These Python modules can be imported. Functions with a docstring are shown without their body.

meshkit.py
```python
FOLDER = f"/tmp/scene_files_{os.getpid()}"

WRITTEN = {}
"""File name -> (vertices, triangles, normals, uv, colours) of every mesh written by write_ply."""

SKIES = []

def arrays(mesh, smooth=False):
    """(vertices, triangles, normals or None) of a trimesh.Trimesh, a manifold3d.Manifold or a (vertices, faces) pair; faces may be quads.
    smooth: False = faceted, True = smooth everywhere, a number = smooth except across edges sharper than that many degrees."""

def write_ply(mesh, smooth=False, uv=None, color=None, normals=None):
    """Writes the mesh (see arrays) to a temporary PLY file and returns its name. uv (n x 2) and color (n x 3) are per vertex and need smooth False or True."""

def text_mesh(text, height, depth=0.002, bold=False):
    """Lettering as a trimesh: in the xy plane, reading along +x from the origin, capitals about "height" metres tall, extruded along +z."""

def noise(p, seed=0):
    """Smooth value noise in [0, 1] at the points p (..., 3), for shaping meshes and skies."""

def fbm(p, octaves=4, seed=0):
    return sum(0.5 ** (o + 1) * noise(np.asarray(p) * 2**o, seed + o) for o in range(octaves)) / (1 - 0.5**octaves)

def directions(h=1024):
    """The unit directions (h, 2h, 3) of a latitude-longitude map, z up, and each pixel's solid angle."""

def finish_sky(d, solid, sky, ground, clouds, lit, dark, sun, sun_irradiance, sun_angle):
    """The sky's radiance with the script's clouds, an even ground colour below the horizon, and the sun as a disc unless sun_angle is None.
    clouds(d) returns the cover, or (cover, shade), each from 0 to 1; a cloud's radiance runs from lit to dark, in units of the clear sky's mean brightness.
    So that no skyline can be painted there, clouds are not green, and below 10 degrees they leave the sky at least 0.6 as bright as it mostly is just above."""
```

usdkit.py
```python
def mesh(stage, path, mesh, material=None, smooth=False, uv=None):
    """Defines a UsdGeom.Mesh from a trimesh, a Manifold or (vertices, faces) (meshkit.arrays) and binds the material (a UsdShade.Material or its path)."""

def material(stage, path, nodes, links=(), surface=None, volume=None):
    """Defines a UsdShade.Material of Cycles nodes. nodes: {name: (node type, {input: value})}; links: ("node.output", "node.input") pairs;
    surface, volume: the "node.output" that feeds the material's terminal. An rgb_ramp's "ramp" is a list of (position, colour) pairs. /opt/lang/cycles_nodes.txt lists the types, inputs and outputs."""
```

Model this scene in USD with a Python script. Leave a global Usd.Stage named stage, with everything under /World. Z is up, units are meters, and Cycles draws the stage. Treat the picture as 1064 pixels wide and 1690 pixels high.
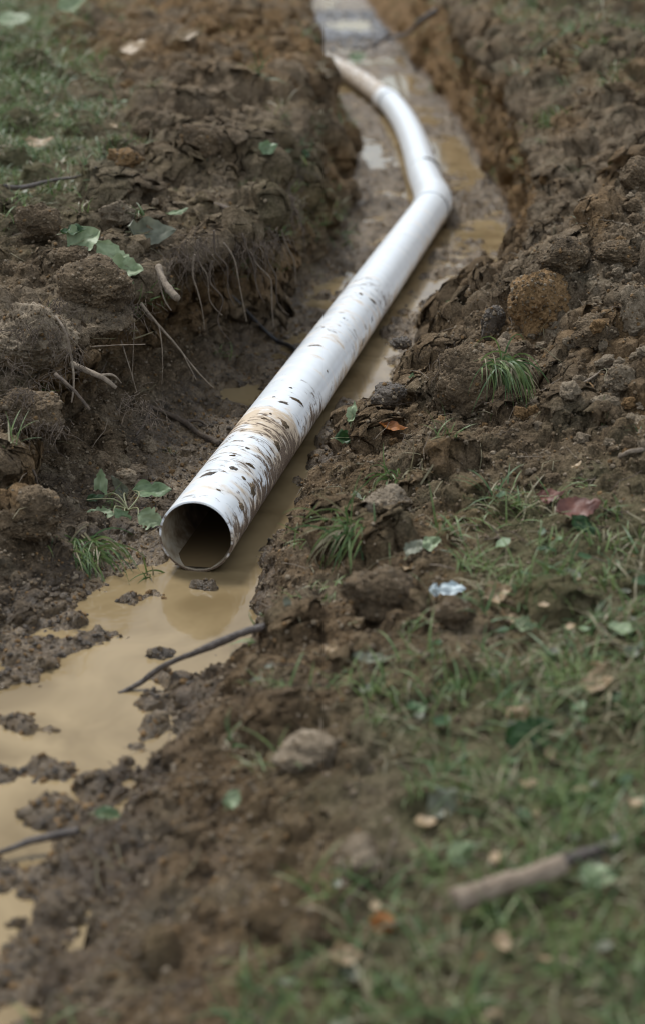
import math, random
import numpy as np, trimesh, usdkit, meshkit
from scipy.spatial import cKDTree
from scipy.ndimage import gaussian_filter, gaussian_filter1d
from pxr import Usd, UsdGeom, UsdLux, UsdShade, Gf, Sdf, Vt

stage = Usd.Stage.CreateInMemory()
UsdGeom.SetStageUpAxis(stage, 'Z')
UsdGeom.SetStageMetersPerUnit(stage, 1.0)
UsdGeom.Xform.Define(stage, '/World')
UsdGeom.Scope.Define(stage, '/World/Looks')
T = Sdf.ValueTypeNames

# ------------------------------------------------------------------ camera
F, H, TH = 2700.0, 0.88, math.atan(940 / 2700.0)          # focal length in photo pixels, height of the eye, pitch
S, C = math.sin(TH), math.cos(TH)
cam = UsdGeom.Camera.Define(stage, '/World/camera')
cam.AddTransformOp().Set(Gf.Matrix4d(1, 0, 0, 0, 0, S, C, 0, 0, -C, S, 0, 0, 0, H, 1))
cam.CreateHorizontalApertureAttr(24.0)
cam.CreateVerticalApertureAttr(24.0 * 1690 / 1064)
cam.CreateFocalLengthAttr(F / 1064 * 24)
cam.CreateVerticalApertureOffsetAttr(-45 / 1064 * 24)
cam.CreateFStopAttr(3.6)
cam.CreateFocusDistanceAttr(2.75)
cam.CreateExposureAttr(1.35)

# ------------------------------------------------------------------ sky and (veiled) sun
SUN = np.array([-0.30, 0.46, 0.84]); SUN /= np.linalg.norm(SUN)
sky = UsdLux.DomeLight.Define(stage, '/World/sky')
skym = usdkit.material(stage, '/World/Looks/sky', {
    'sky': ('sky_texture', {'sky_type': 'single_scattering', 'sun_disc': False, 'sun_elevation': math.asin(SUN[2]), 'sun_rotation': math.atan2(SUN[0], SUN[1]), 'aerosol_density': 2.0}),
    'tc': ('texture_coordinate', {}),
    'n': ('noise_texture', {'scale': 2.2, 'detail': 5.0, 'roughness': 0.55}),
    'r': ('map_range', {'from_min': 0.30, 'from_max': 0.62, 'to_min': 0.45, 'to_max': 0.95, 'clamp': True}),
    'm': ('mix_color', {}),
    'sx': ('separate_xyz', {}), 'ov': ('map_range', {'from_min': 0.0, 'from_max': 0.75, 'to_min': 0.16, 'to_max': 1.15, 'clamp': True}),
    'cl': ('mix_color', {'blend_type': 'multiply', 'fac': 1.0, 'a': (4.6, 4.85, 5.1), 'use_clamp': False}),
    'bg': ('background_shader', {'strength': 0.085})},
    [('tc.generated', 'n.vector'), ('n.fac', 'r.value'), ('r.result', 'm.fac'), ('sky.color', 'm.a'), ('tc.generated', 'sx.vector'), ('sx.z', 'ov.value'), ('ov.result', 'cl.b'), ('cl.result', 'm.b'), ('m.result', 'bg.color')], surface='bg.background')
UsdShade.MaterialBindingAPI.Apply(sky.GetPrim()).Bind(skym)
sky.GetPrim().SetCustomDataByKey('kind', 'structure')
sun = UsdLux.DistantLight.Define(stage, '/World/sun')
sun.CreateIntensityAttr(0.40); sun.CreateAngleAttr(14.0); sun.CreateNormalizeAttr(True); sun.CreateColorAttr(Gf.Vec3f(1, 0.98, 0.95))
zax = SUN; xax = np.cross([0, 0, 1.0], zax); xax /= np.linalg.norm(xax); yax = np.cross(zax, xax)
sun.AddTransformOp().Set(Gf.Matrix4d(*xax, 0, *yax, 0, *zax, 0, 0, 0, 0, 1))


# ------------------------------------------------------------------ pixel <-> world (only to lay things out)
def ray(px, py):
    u, v = (px - 532) / F, (py - 800) / F
    return np.array([u, C - v * S, -S - v * C])


def at(px, py, z=0.0):
    d = ray(px, py)
    return np.array([0, 0, H]) + d * ((z - H) / d[2])


def atZ(px, py, Z):
    return np.array([0, 0, H]) + ray(px, py) * Z


def proj(P):
    d = np.asarray(P, float) - [0, 0, H]
    Z = d[..., 1] * C - d[..., 2] * S
    Zs = np.where(np.abs(Z) < 0.05, 0.05, Z)
    return np.stack([532 + F * d[..., 0] / Zs, 800 + F * (-d[..., 1] * S - d[..., 2] * C) / Zs, Z], -1)


def smooth(a, b, x):
    t = np.clip((x - a) / (b - a), 0, 1)
    return t * t * (3 - 2 * t)


# ------------------------------------------------------------------ scene helpers
used = {}


def numbered(parent, name):
    k = (parent, name)
    n = used.get(k, 0)
    used[k] = n + 1
    return f'{parent}/{name}' + (f'_{n:03d}' if n else '')


def tag(p, label=None, cat=None, group=None, kind=None):
    p = p.GetPrim() if hasattr(p, 'GetPrim') else p
    for k, v in (('label', label), ('category', cat), ('group', group), ('kind', kind)):
        if v:
            p.SetCustomDataByKey(k, v)
    return p


def thing(name, label, cat, loc=(0, 0, 0), group=None, kind=None, matrix=None):
    x = UsdGeom.Xform.Define(stage, numbered('/World', name))
    if matrix is not None:
        x.AddTransformOp().Set(matrix)
    else:
        x.AddTranslateOp().Set(Gf.Vec3d(*map(float, loc)))
    return tag(x, label, cat, group, kind)


def obj(name, mesh, mat, parent=None, smooth_=True, prim=None):
    pp = '/World' if parent is None else str(parent.GetPath())
    m = usdkit.mesh(stage, numbered(pp, name), mesh, mat, smooth=smooth_)
    for k, a in (prim or {}).items():
        a = np.asarray(a, np.float32)
        if a.ndim == 1:
            UsdGeom.PrimvarsAPI(m).CreatePrimvar(k, T.FloatArray, 'vertex').Set(Vt.FloatArray.FromNumpy(a))
        else:
            UsdGeom.PrimvarsAPI(m).CreatePrimvar(k, T.Float3Array, 'vertex').Set(Vt.Vec3fArray.FromNumpy(a))
    return m.GetPrim()


def copy_of(src, name, matrix, label, cat, group=None):
    x = UsdGeom.Xform.Define(stage, numbered('/World', name))
    x.GetPrim().GetReferences().AddInternalReference(src)
    x.GetPrim().SetInstanceable(True)
    x.ClearXformOpOrder()
    x.AddTransformOp().Set(matrix)
    return tag(x, label, cat, group)


def xform(pos, R=np.eye(3), s=1.0):
    M = np.eye(4)
    M[:3, :3] = (R * s)
    return Gf.Matrix4d(*[float(v) for v in np.vstack([np.hstack([M[:3, :3].T, np.zeros((3, 1))]), [*pos, 1]]).ravel()])


def frame(n, spin=0.0):
    n = np.asarray(n, float); n = n / np.linalg.norm(n)
    a = np.array([math.cos(spin), math.sin(spin), 0.0])
    x = a - n * (a @ n); x /= np.linalg.norm(x)
    return np.stack([x, np.cross(n, x), n], 1)


# ------------------------------------------------------------------ materials
def soil_mat(name, dark, mid, pale, rough=0.9, bump=0.5, scale=1.0, spec=0.25):
    return usdkit.material(stage, f'/World/Looks/{name}', {
        'tc': ('geometry', {}),
        'n1': ('noise_texture', {'scale': 22.0 * scale, 'detail': 6.0, 'roughness': 0.65}),
        'n2': ('noise_texture', {'scale': 240.0 * scale, 'detail': 4.0, 'roughness': 0.7}),
        'n3': ('noise_texture', {'scale': 480.0 * scale, 'detail': 3.0, 'roughness': 0.7}),
        'mx': ('mix_float', {'fac': 0.45}),
        'r': ('rgb_ramp', {'ramp': [(0.34, dark), (0.5, mid), (0.66, pale)]}),
        'b': ('bump', {'strength': bump, 'distance': 0.008}),
        'b2': ('bump', {'strength': bump, 'distance': 0.003}),
        'p': ('principled_bsdf', {'roughness': rough, 'specular_ior_level': spec})},
        [('tc.position', 'n1.vector'), ('tc.position', 'n2.vector'), ('tc.position', 'n3.vector'), ('n1.fac', 'mx.a'), ('n2.fac', 'mx.b'), ('mx.result', 'r.fac'),
         ('r.color', 'p.base_color'), ('n2.fac', 'b.height'), ('n3.fac', 'b2.height'), ('b.normal', 'b2.normal'), ('b2.normal', 'p.normal')], surface='p.BSDF')


TOP = ((0.030, 0.0215, 0.012), (0.108, 0.077, 0.045), (0.235, 0.175, 0.112))
DRY = ((0.065, 0.050, 0.033), (0.19, 0.150, 0.102), (0.35, 0.29, 0.215))
SUB = ((0.055, 0.033, 0.014), (0.175, 0.106, 0.046), (0.31, 0.20, 0.10))
m_top = soil_mat('topsoil', *TOP)
m_dry = soil_mat('dry_soil', *DRY)
m_sub = soil_mat('subsoil', *SUB)
m_wetsoil = soil_mat('wet_soil', (0.02, 0.015, 0.010), (0.052, 0.038, 0.025), (0.105, 0.078, 0.053), rough=0.45, spec=0.5)
m_pale = soil_mat('pale_soil', (0.11, 0.088, 0.062), (0.23, 0.187, 0.135), (0.35, 0.295, 0.225))

# the ground: one material driven by what the soil is where (masks are kinds of soil, never light)
ng = {'geo': ('geometry', {})}
lg = []
for k, sc, de in (('n0', 7.0, 5.0), ('n1', 30.0, 6.0), ('n2', 230.0, 5.0), ('n3', 620.0, 3.0)):
    ng[k] = ('noise_texture', {'scale': sc, 'detail': de, 'roughness': 0.65})
    lg.append(('geo.position', k + '.vector'))
ng['vo'] = ('voronoi_texture', {'scale': 170.0})
lg.append(('geo.position', 'vo.vector'))
for k in ('subsoil', 'wet', 'silt', 'dry', 'turf'):
    ng['a_' + k] = ('attribute', {'attribute': k})
ng |= {'mx': ('mix_float', {'fac': 0.5}),
       'rt': ('rgb_ramp', {'ramp': [(0.36, TOP[0]), (0.5, TOP[1]), (0.64, TOP[2])]}),
       'rd': ('rgb_ramp', {'ramp': [(0.36, DRY[0]), (0.5, DRY[1]), (0.64, DRY[2])]}),
       'rs': ('rgb_ramp', {'ramp': [(0.36, SUB[0]), (0.5, SUB[1]), (0.64, SUB[2])]}),
       'rm': ('rgb_ramp', {'ramp': [(0.36, (0.075, 0.053, 0.031)), (0.5, (0.19, 0.138, 0.082)), (0.64, (0.34, 0.26, 0.165))]}),
       'rg': ('rgb_ramp', {'ramp': [(0.35, (0.032, 0.034, 0.015)), (0.5, (0.09, 0.085, 0.040)), (0.65, (0.18, 0.155, 0.09))]}),
       'c1': ('mix_color', {}), 'c2': ('mix_color', {}), 'c3': ('mix_color', {}), 'c4': ('mix_color', {}),
       'wd': ('mix_color', {'b': (0.62, 0.59, 0.55), 'blend_type': 'multiply'}),
       'ro': ('map_range', {'from_min': 0.0, 'from_max': 1.0, 'to_min': 0.92, 'to_max': 0.33, 'clamp': True}),
       'sp': ('map_range', {'from_min': 0.0, 'from_max': 1.0, 'to_min': 0.15, 'to_max': 0.45, 'clamp': True}),
       'b': ('bump', {'strength': 0.9, 'distance': 0.012}), 'b2': ('bump', {'strength': 0.7, 'distance': 0.005}),
       'p': ('principled_bsdf', {})}
lg += [('n1.fac', 'mx.a'), ('n2.fac', 'mx.b')] + [('mx.result', r + '.fac') for r in ('rt', 'rd', 'rs', 'rm', 'rg')]
lg += [('rt.color', 'c1.a'), ('rd.color', 'c1.b'), ('a_dry.fac', 'c1.fac'), ('c1.result', 'c2.a'), ('rs.color', 'c2.b'), ('a_subsoil.fac', 'c2.fac'),
       ('c2.result', 'wd.a'), ('a_wet.fac', 'wd.fac'), ('wd.result', 'c3.a'), ('rm.color', 'c3.b'), ('a_silt.fac', 'c3.fac'), ('c3.result', 'c4.a'), ('rg.color', 'c4.b'), ('a_turf.fac', 'c4.fac'),
       ('c4.result', 'p.base_color'), ('a_wet.fac', 'ro.value'), ('ro.result', 'p.roughness'), ('a_wet.fac', 'sp.value'), ('sp.result', 'p.specular_ior_level'),
       ('n2.fac', 'b.height'), ('n3.fac', 'b2.height'), ('b.normal', 'b2.normal'), ('b2.normal', 'p.normal')]
m_ground = usdkit.material(stage, '/World/Looks/ground', ng, lg, surface='p.BSDF')

m_water = usdkit.material(stage, '/World/Looks/muddy_water', {
    'geo': ('geometry', {}),
    'n': ('noise_texture', {'scale': 5.0, 'detail': 5.0, 'distortion': 1.2}),
    'n2': ('noise_texture', {'scale': 24.0, 'detail': 2.0}),
    'r': ('rgb_ramp', {'ramp': [(0.35, (0.135, 0.098, 0.050)), (0.65, (0.235, 0.178, 0.098))]}),
    'b': ('bump', {'strength': 0.10, 'distance': 0.004}),
    'p': ('principled_bsdf', {'roughness': 0.06, 'ior': 1.333, 'specular_ior_level': 0.42})},
    [('geo.position', 'n.vector'), ('geo.position', 'n2.vector'), ('n.fac', 'r.fac'), ('r.color', 'p.base_color'), ('n2.fac', 'b.height'), ('b.normal', 'p.normal')], surface='p.BSDF')
m_clearwater = usdkit.material(stage, '/World/Looks/pipe_water', {
    'p': ('principled_bsdf', {'base_color': (0.12, 0.085, 0.045), 'roughness': 0.05, 'ior': 1.333})}, [], surface='p.BSDF')


def leaf_mat(name, a, b, trans=0.25, rough=0.5):
    return usdkit.material(stage, f'/World/Looks/{name}', {
        'geo': ('geometry', {}),
        'n': ('noise_texture', {'scale': 60.0, 'detail': 4.0}),
        'r': ('rgb_ramp', {'ramp': [(0.35, a), (0.65, b)]}),
        'n2': ('noise_texture', {'scale': 300.0, 'detail': 2.0}),
        'bm': ('bump', {'strength': 0.3, 'distance': 0.002}),
        'p': ('principled_bsdf', {'roughness': rough, 'specular_ior_level': 0.35}),
        't': ('translucent_bsdf', {}), 'm': ('mix_closure', {'fac': trans})},
        [('geo.position', 'n.vector'), ('geo.position', 'n2.vector'), ('n2.fac', 'bm.height'), ('bm.normal', 'p.normal'), ('n.fac', 'r.fac'), ('r.color', 'p.base_color'), ('r.color', 't.color'), ('p.BSDF', 'm.closure1'), ('t.BSDF', 'm.closure2')], surface='m.closure')


m_grassA = leaf_mat('grass_green', (0.060, 0.106, 0.030), (0.135, 0.182, 0.058))
m_grassB = leaf_mat('grass_deep', (0.038, 0.080, 0.024), (0.078, 0.134, 0.046))
m_grassC = leaf_mat('grass_straw', (0.14, 0.125, 0.07), (0.25, 0.22, 0.135))
m_leafgreen = leaf_mat('leaf_green', (0.10, 0.155, 0.075), (0.165, 0.235, 0.125))
m_leafpale = leaf_mat('leaf_pale', (0.17, 0.225, 0.12), (0.27, 0.33, 0.20))
m_leafdark = leaf_mat('leaf_dark', (0.018, 0.045, 0.014), (0.03, 0.07, 0.02))
m_leaftan = leaf_mat('leaf_tan', (0.22, 0.155, 0.085), (0.36, 0.27, 0.165))
m_leaforange = leaf_mat('leaf_orange', (0.19, 0.065, 0.018), (0.34, 0.14, 0.04))
m_leafred = leaf_mat('leaf_red', (0.09, 0.036, 0.028), (0.16, 0.065, 0.045))
m_leafgrey = leaf_mat('leaf_grey', (0.11, 0.12, 0.085), (0.17, 0.18, 0.13))
m_scrap = leaf_mat('scrap_white', (0.36, 0.43, 0.46), (0.46, 0.53, 0.55), 0.1)
m_stem = leaf_mat('stem_pale', (0.14, 0.15, 0.07), (0.20, 0.20, 0.11), 0.0)


def bark_mat(name, a, b, rough=0.85):
    return usdkit.material(stage, f'/World/Looks/{name}', {
        'geo': ('geometry', {}),
        'n': ('noise_texture', {'scale': 90.0, 'detail': 5.0, 'roughness': 0.7}),
        'r': ('rgb_ramp', {'ramp': [(0.35, a), (0.65, b)]}),
        'b': ('bump', {'strength': 0.6, 'distance': 0.006}),
        'p': ('principled_bsdf', {'roughness': rough})},
        [('geo.position', 'n.vector'), ('n.fac', 'r.fac'), ('r.color', 'p.base_color'), ('n.fac', 'b.height'), ('b.normal', 'p.normal')], surface='p.BSDF')


m_root = bark_mat('root_pale', (0.09, 0.068, 0.048), (0.21, 0.17, 0.125))
m_rootdark = bark_mat('root_dark', (0.035, 0.025, 0.018), (0.10, 0.073, 0.05))
m_stick = bark_mat('stick_wet', (0.022, 0.016, 0.013), (0.065, 0.05, 0.04), 0.55)
m_stickpale = bark_mat('stick_pale', (0.13, 0.096, 0.068), (0.24, 0.19, 0.14))
m_cable = usdkit.material(stage, '/World/Looks/black_rubber', {
    'geo': ('geometry', {}), 'n': ('noise_texture', {'scale': 120.0, 'detail': 4.0}),
    'r': ('rgb_ramp', {'ramp': [(0.45, (0.012, 0.013, 0.016)), (0.75, (0.05, 0.042, 0.034))]}),
    'p': ('principled_bsdf', {'roughness': 0.45})}, [('geo.position', 'n.vector'), ('n.fac', 'r.fac'), ('r.color', 'p.base_color')], surface='p.BSDF')

# white plastic with thrown-on mud; "pc" = (distance along, girth position), "mud" = how much was smeared there
m_pipe = usdkit.material(stage, '/World/Looks/muddy_plastic', {
    'pc': ('attribute', {'attribute': 'pc'}), 'mud': ('attribute', {'attribute': 'mud'}), 'film': ('attribute', {'attribute': 'film'}),
    'mp': ('mapping', {'mapping_type': 'point', 'scale': (68.0, 27.0, 1.0), 'rotation': (0, 0, 0.25)}),
    'mp2': ('mapping', {'mapping_type': 'point', 'scale': (26.0, 15.0, 1.0), 'rotation': (0, 0, -0.2)}),
    'n': ('noise_texture', {'scale': 1.0, 'detail': 8.0, 'roughness': 0.68, 'distortion': 0.9}),
    'n2': ('noise_texture', {'scale': 1.0, 'detail': 5.0, 'roughness': 0.6, 'distortion': 0.3}),
    'n3': ('noise_texture', {'scale': 420.0, 'detail': 3.0}),
    'ad': ('math', {'math_type': 'add'}), 'mk': ('map_range', {'from_min': 0.98, 'from_max': 1.05, 'clamp': True}),
    'ad2': ('math', {'math_type': 'add'}), 'mk2': ('map_range', {'from_min': 0.93, 'from_max': 1.12, 'to_max': 0.85, 'clamp': True}),
    'w': ('rgb_ramp', {'ramp': [(0.3, (0.56, 0.60, 0.63)), (0.7, (0.64, 0.68, 0.71))]}),
    'fm': ('mix_color', {'b': (0.40, 0.30, 0.185)}),
    'mr': ('rgb_ramp', {'ramp': [(0.3, (0.045, 0.028, 0.018)), (0.55, (0.11, 0.075, 0.048)), (0.75, (0.2, 0.15, 0.1))]}),
    'mm': ('mix_color', {}),
    'mx': ('math', {'math_type': 'maximum'}),
    'ro': ('map_range', {'from_min': 0.0, 'from_max': 1.0, 'to_min': 0.28, 'to_max': 0.85, 'clamp': True}),
    'hm': ('math', {'math_type': 'multiply'}),
    'b': ('bump', {'strength': 0.6, 'distance': 0.002}),
    'p': ('principled_bsdf', {'specular_ior_level': 0.45})},
    [('pc.vector', 'mp.vector'), ('pc.vector', 'mp2.vector'), ('pc.vector', 'n3.vector'), ('mp.vector', 'n.vector'), ('mp2.vector', 'n2.vector'), ('n.fac', 'ad.value1'), ('mud.fac', 'ad.value2'), ('ad.value', 'mk.value'),
     ('n2.fac', 'ad2.value1'), ('film.fac', 'ad2.value2'), ('ad2.value', 'mk2.value'), ('n2.fac', 'w.fac'), ('w.color', 'fm.a'), ('mk2.result', 'fm.fac'),
     ('fm.result', 'mm.a'), ('n3.fac', 'mr.fac'), ('mr.color', 'mm.b'), ('mk.result', 'mm.fac'), ('mm.result', 'p.base_color'),
     ('mk.result', 'mx.value1'), ('mk2.result', 'mx.value2'), ('mx.value', 'ro.value'), ('ro.result', 'p.roughness'),
     ('mk.result', 'hm.value1'), ('n3.fac', 'hm.value2'), ('hm.value', 'b.height'), ('b.normal', 'p.normal')], surface='p.BSDF')
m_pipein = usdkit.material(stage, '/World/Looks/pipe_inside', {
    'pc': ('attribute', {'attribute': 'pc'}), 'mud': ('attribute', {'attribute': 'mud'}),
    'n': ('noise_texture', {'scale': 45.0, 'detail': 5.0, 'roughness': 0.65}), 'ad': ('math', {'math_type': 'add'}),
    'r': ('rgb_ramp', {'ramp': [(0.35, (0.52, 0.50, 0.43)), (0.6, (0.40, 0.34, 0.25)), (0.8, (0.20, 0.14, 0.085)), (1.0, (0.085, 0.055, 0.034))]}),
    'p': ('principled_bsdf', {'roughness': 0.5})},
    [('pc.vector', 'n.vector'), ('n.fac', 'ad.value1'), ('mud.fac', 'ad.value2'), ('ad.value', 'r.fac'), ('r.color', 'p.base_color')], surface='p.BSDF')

# ------------------------------------------------------------------ the pipe's centre line
R_OUT, R_IN = 0.0572, 0.0540
P0, P1 = np.array([-0.189, 2.29, 0.0]), np.array([0.345, 5.20, 0.0])
P1b, P2 = np.array([0.362, 5.34, 0.0]), np.array([0.362, 5.93, 0.0])
P3, P4, P5, P6 = np.array([0.335, 8.35, 0.0]), np.array([0.20, 9.6, -0.004]), np.array([0.012, 10.95, -0.012]), np.array([-0.10, 11.9, -0.03])
PIPE = np.array([P0, P1, P2, P3, P4, P5, P6])

# ------------------------------------------------------------------ the ground
WATER = -0.056
#        Y     L2x   L2z   L1x   L1z   Lmx   Lmz   L0x  | R0x   Rmx   Rmz   R1x   R1z   R2x   R2z
KN = np.array([
    [-4.0, -1.8, 0.15, -1.5, 0.10, -1.35, 0.03, -1.25, -0.75, -0.45, 0.00, -0.05, 0.06, 0.30, 0.10],
    [0.80, -1.5, 0.15, -1.2, 0.10, -1.05, 0.03, -0.95, -0.40, -0.20, 0.00, 0.05, 0.06, 0.30, 0.10],
    [1.20, -1.3, 0.15, -1.0, 0.10, -0.90, 0.03, -0.80, -0.28, -0.15, 0.00, 0.05, 0.05, 0.30, 0.10],
    [1.60, -1.2, 0.16, -0.9, 0.10, -0.80, 0.02, -0.72, -0.28, -0.15, 0.00, 0.05, 0.05, 0.32, 0.10],
    [1.83, -1.0, 0.16, -0.8, 0.10, -0.70, 0.02, -0.58, -0.20, -0.08, 0.01, 0.10, 0.06, 0.36, 0.10],
    [2.02, -0.9, 0.16, -0.66, 0.08, -0.55, 0.00, -0.46, -0.10, -0.02, 0.02, 0.12, 0.07, 0.42, 0.11],
    [2.25, -0.7, 0.15, -0.46, 0.07, -0.39, 0.01, -0.32, -0.10, -0.03, 0.01, 0.10, 0.06, 0.50, 0.13],
    [2.50, -0.72, 0.19, -0.43, 0.12, -0.56, 0.03, -0.27, -0.06, 0.02, 0.02, 0.15, 0.07, 0.50, 0.15],
    [2.75, -0.70, 0.22, -0.41, 0.17, -0.56, 0.05, -0.26, -0.01, 0.08, 0.01, 0.21, 0.07, 0.55, 0.20],
    [3.00, -0.68, 0.25, -0.33, 0.23, -0.52, 0.09, -0.26, 0.06, 0.17, 0.02, 0.29, 0.12, 0.55, 0.29],
    [3.30, -0.56, 0.27, -0.21, 0.25, -0.36, 0.10, -0.24, 0.17, 0.28, 0.04, 0.40, 0.17, 0.65, 0.39],
    [3.60, -0.48, 0.27, -0.13, 0.255, -0.26, 0.10, -0.17, 0.27, 0.36, 0.09, 0.48, 0.18, 0.72, 0.36],
    [4.00, -0.40, 0.27, -0.11, 0.27, -0.14, 0.10, -0.07, 0.42, 0.50, 0.10, 0.56, 0.20, 0.80, 0.31],
    [4.60, -0.40, 0.28, -0.10, 0.27, -0.05, 0.10, 0.03, 0.57, 0.60, 0.11, 0.62, 0.24, 0.85, 0.36],
    [5.30, -0.45, 0.29, -0.10, 0.27, 0.02, 0.10, 0.11, 0.61, 0.625, 0.12, 0.64, 0.27, 0.90, 0.39],
    [6.50, -0.50, 0.30, -0.10, 0.27, 0.03, 0.10, 0.14, 0.63, 0.65, 0.12, 0.68, 0.30, 0.98, 0.40],
    [8.00, -0.55, 0.30, -0.11, 0.28, 0.00, 0.10, 0.11, 0.62, 0.66, 0.12, 0.73, 0.33, 1.05, 0.40],
    [10.0, -0.6, 0.31, -0.17, 0.29, -0.10, 0.10, -0.03, 0.61, 0.66, 0.12, 0.78, 0.34, 1.15, 0.38],
    [12.0, -0.6, 0.31, -0.22, 0.30, -0.15, 0.10, -0.10, 0.57, 0.64, 0.12, 0.80, 0.34, 1.20, 0.37],
    [16.0, -0.7, 0.31, -0.25, 0.30, -0.17, 0.10, -0.11, 0.50, 0.58, 0.12, 0.78, 0.34, 1.20, 0.36],
    [70.0, -0.7, 0.31, -0.25, 0.30, -0.17, 0.10, -0.11, 0.50, 0.58, 0.12, 0.78, 0.34, 1.20, 0.36]])

ys = [-4.0]
while ys[-1] < 60:
    y = ys[-1]
    ys.append(y + (0.12 if y < 0.3 else 0.03 if y < 0.75 else 0.0062 if y < 1.5 else max(0.0050, 0.00115 * y ** 1.6)))
ys = np.array(ys)


def seg(n, p=1.0, flip=False):
    t = np.linspace(0, 1, n, endpoint=False) ** p
    return t if not flip else (1 - np.linspace(1, 0, n, endpoint=False) ** p) if False else t


K = np.stack([np.interp(ys, KN[:, 0], KN[:, i]) for i in range(15)], 1)
K[:, 1:] = gaussian_filter1d(K[:, 1:], 6, axis=0)
farw = smooth(4.1, 5.0, ys) * (1 - smooth(14, 18, ys))
K[:, 12] += 0.045 * farw; K[:, 14] += 0.09 * farw; K[:, 11] -= 0.03 * farw; K[:, 4] += 0.03 * farw; K[:, 2] += 0.05 * farw; K[:, 3] += 0.03 * farw
def wob(f, seed, amp):
    q = np.stack([ys * f, ys * 0 + seed, ys * 0], 1)
    return amp * (meshkit.fbm(q, 3, seed) - 0.5) * 2 * smooth(1.9, 2.5, ys)


for c_, a_, sd_ in ((3, .075, 1), (1, .06, 2), (5, .03, 3), (7, .025, 4), (8, .03, 5), (9, .035, 6), (11, .055, 7), (13, .09, 8)):
    K[:, c_] += wob(3.5, sd_, a_) + wob(9.0, sd_ + 20, a_ * .35)
for c_, a_, sd_ in ((2, .035, 11), (4, .045, 12), (12, .05, 13), (14, .06, 14)):
    K[:, c_] += wob(2.6, sd_, a_) + wob(8.0, sd_ + 20, a_ * .4)
one = np.ones(len(ys))
kx = [-45 * one, -4 * one, K[:, 1], K[:, 3], K[:, 5], K[:, 7], K[:, 8], K[:, 9], K[:, 11], K[:, 13], 4 * one, 45 * one]
kz = [0.30 * one, K[:, 2] + 0.02, K[:, 2], K[:, 4], K[:, 6], -0.052 * one, -0.052 * one, K[:, 10], K[:, 12], K[:, 14], K[:, 14] * 0.4 + 0.18, 0.30 * one]
cnt = [14, 75, 85, 62, 58, 118, 34, 52, 92, 90, 14]
xs, zs, sid = [], [], []
for i, n in enumerate(cnt):
    t = np.linspace(0, 1, n, endpoint=False)
    if i == 1: t = 1 - (1 - t) ** 2.6
    if i == 9: t = t ** 2.6
    if i == 0: t = 1 - (1 - t) ** 2
    if i == 10: t = t ** 2
    xs.append(kx[i][:, None] * (1 - t) + kx[i + 1][:, None] * t)
    zs.append(kz[i][:, None] * (1 - t) + kz[i + 1][:, None] * t)
    sid.append(np.full(n, i) + t)
X = np.hstack(xs + [kx[-1][:, None]]); Zz = np.hstack(zs + [kz[-1][:, None]])
SID = np.broadcast_to(np.concatenate(sid + [[11.0]]), X.shape)
Y = np.broadcast_to(ys[:, None], X.shape).copy()
X = gaussian_filter1d(X, 4, axis=1); Zz = gaussian_filter1d(Zz, 4, axis=1)
P = np.stack([X, Y, Zz], -1)
NY, NX = X.shape


def normals(P):
    du = np.gradient(P, axis=1); dv = np.gradient(P, axis=0)
    n = np.cross(du, dv)
    return n / np.maximum(np.linalg.norm(n, axis=-1, keepdims=True), 1e-12)


def nz(P, f, octs=4, seed=0):
    return meshkit.fbm(P * f, octs, seed) - 0.5


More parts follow.
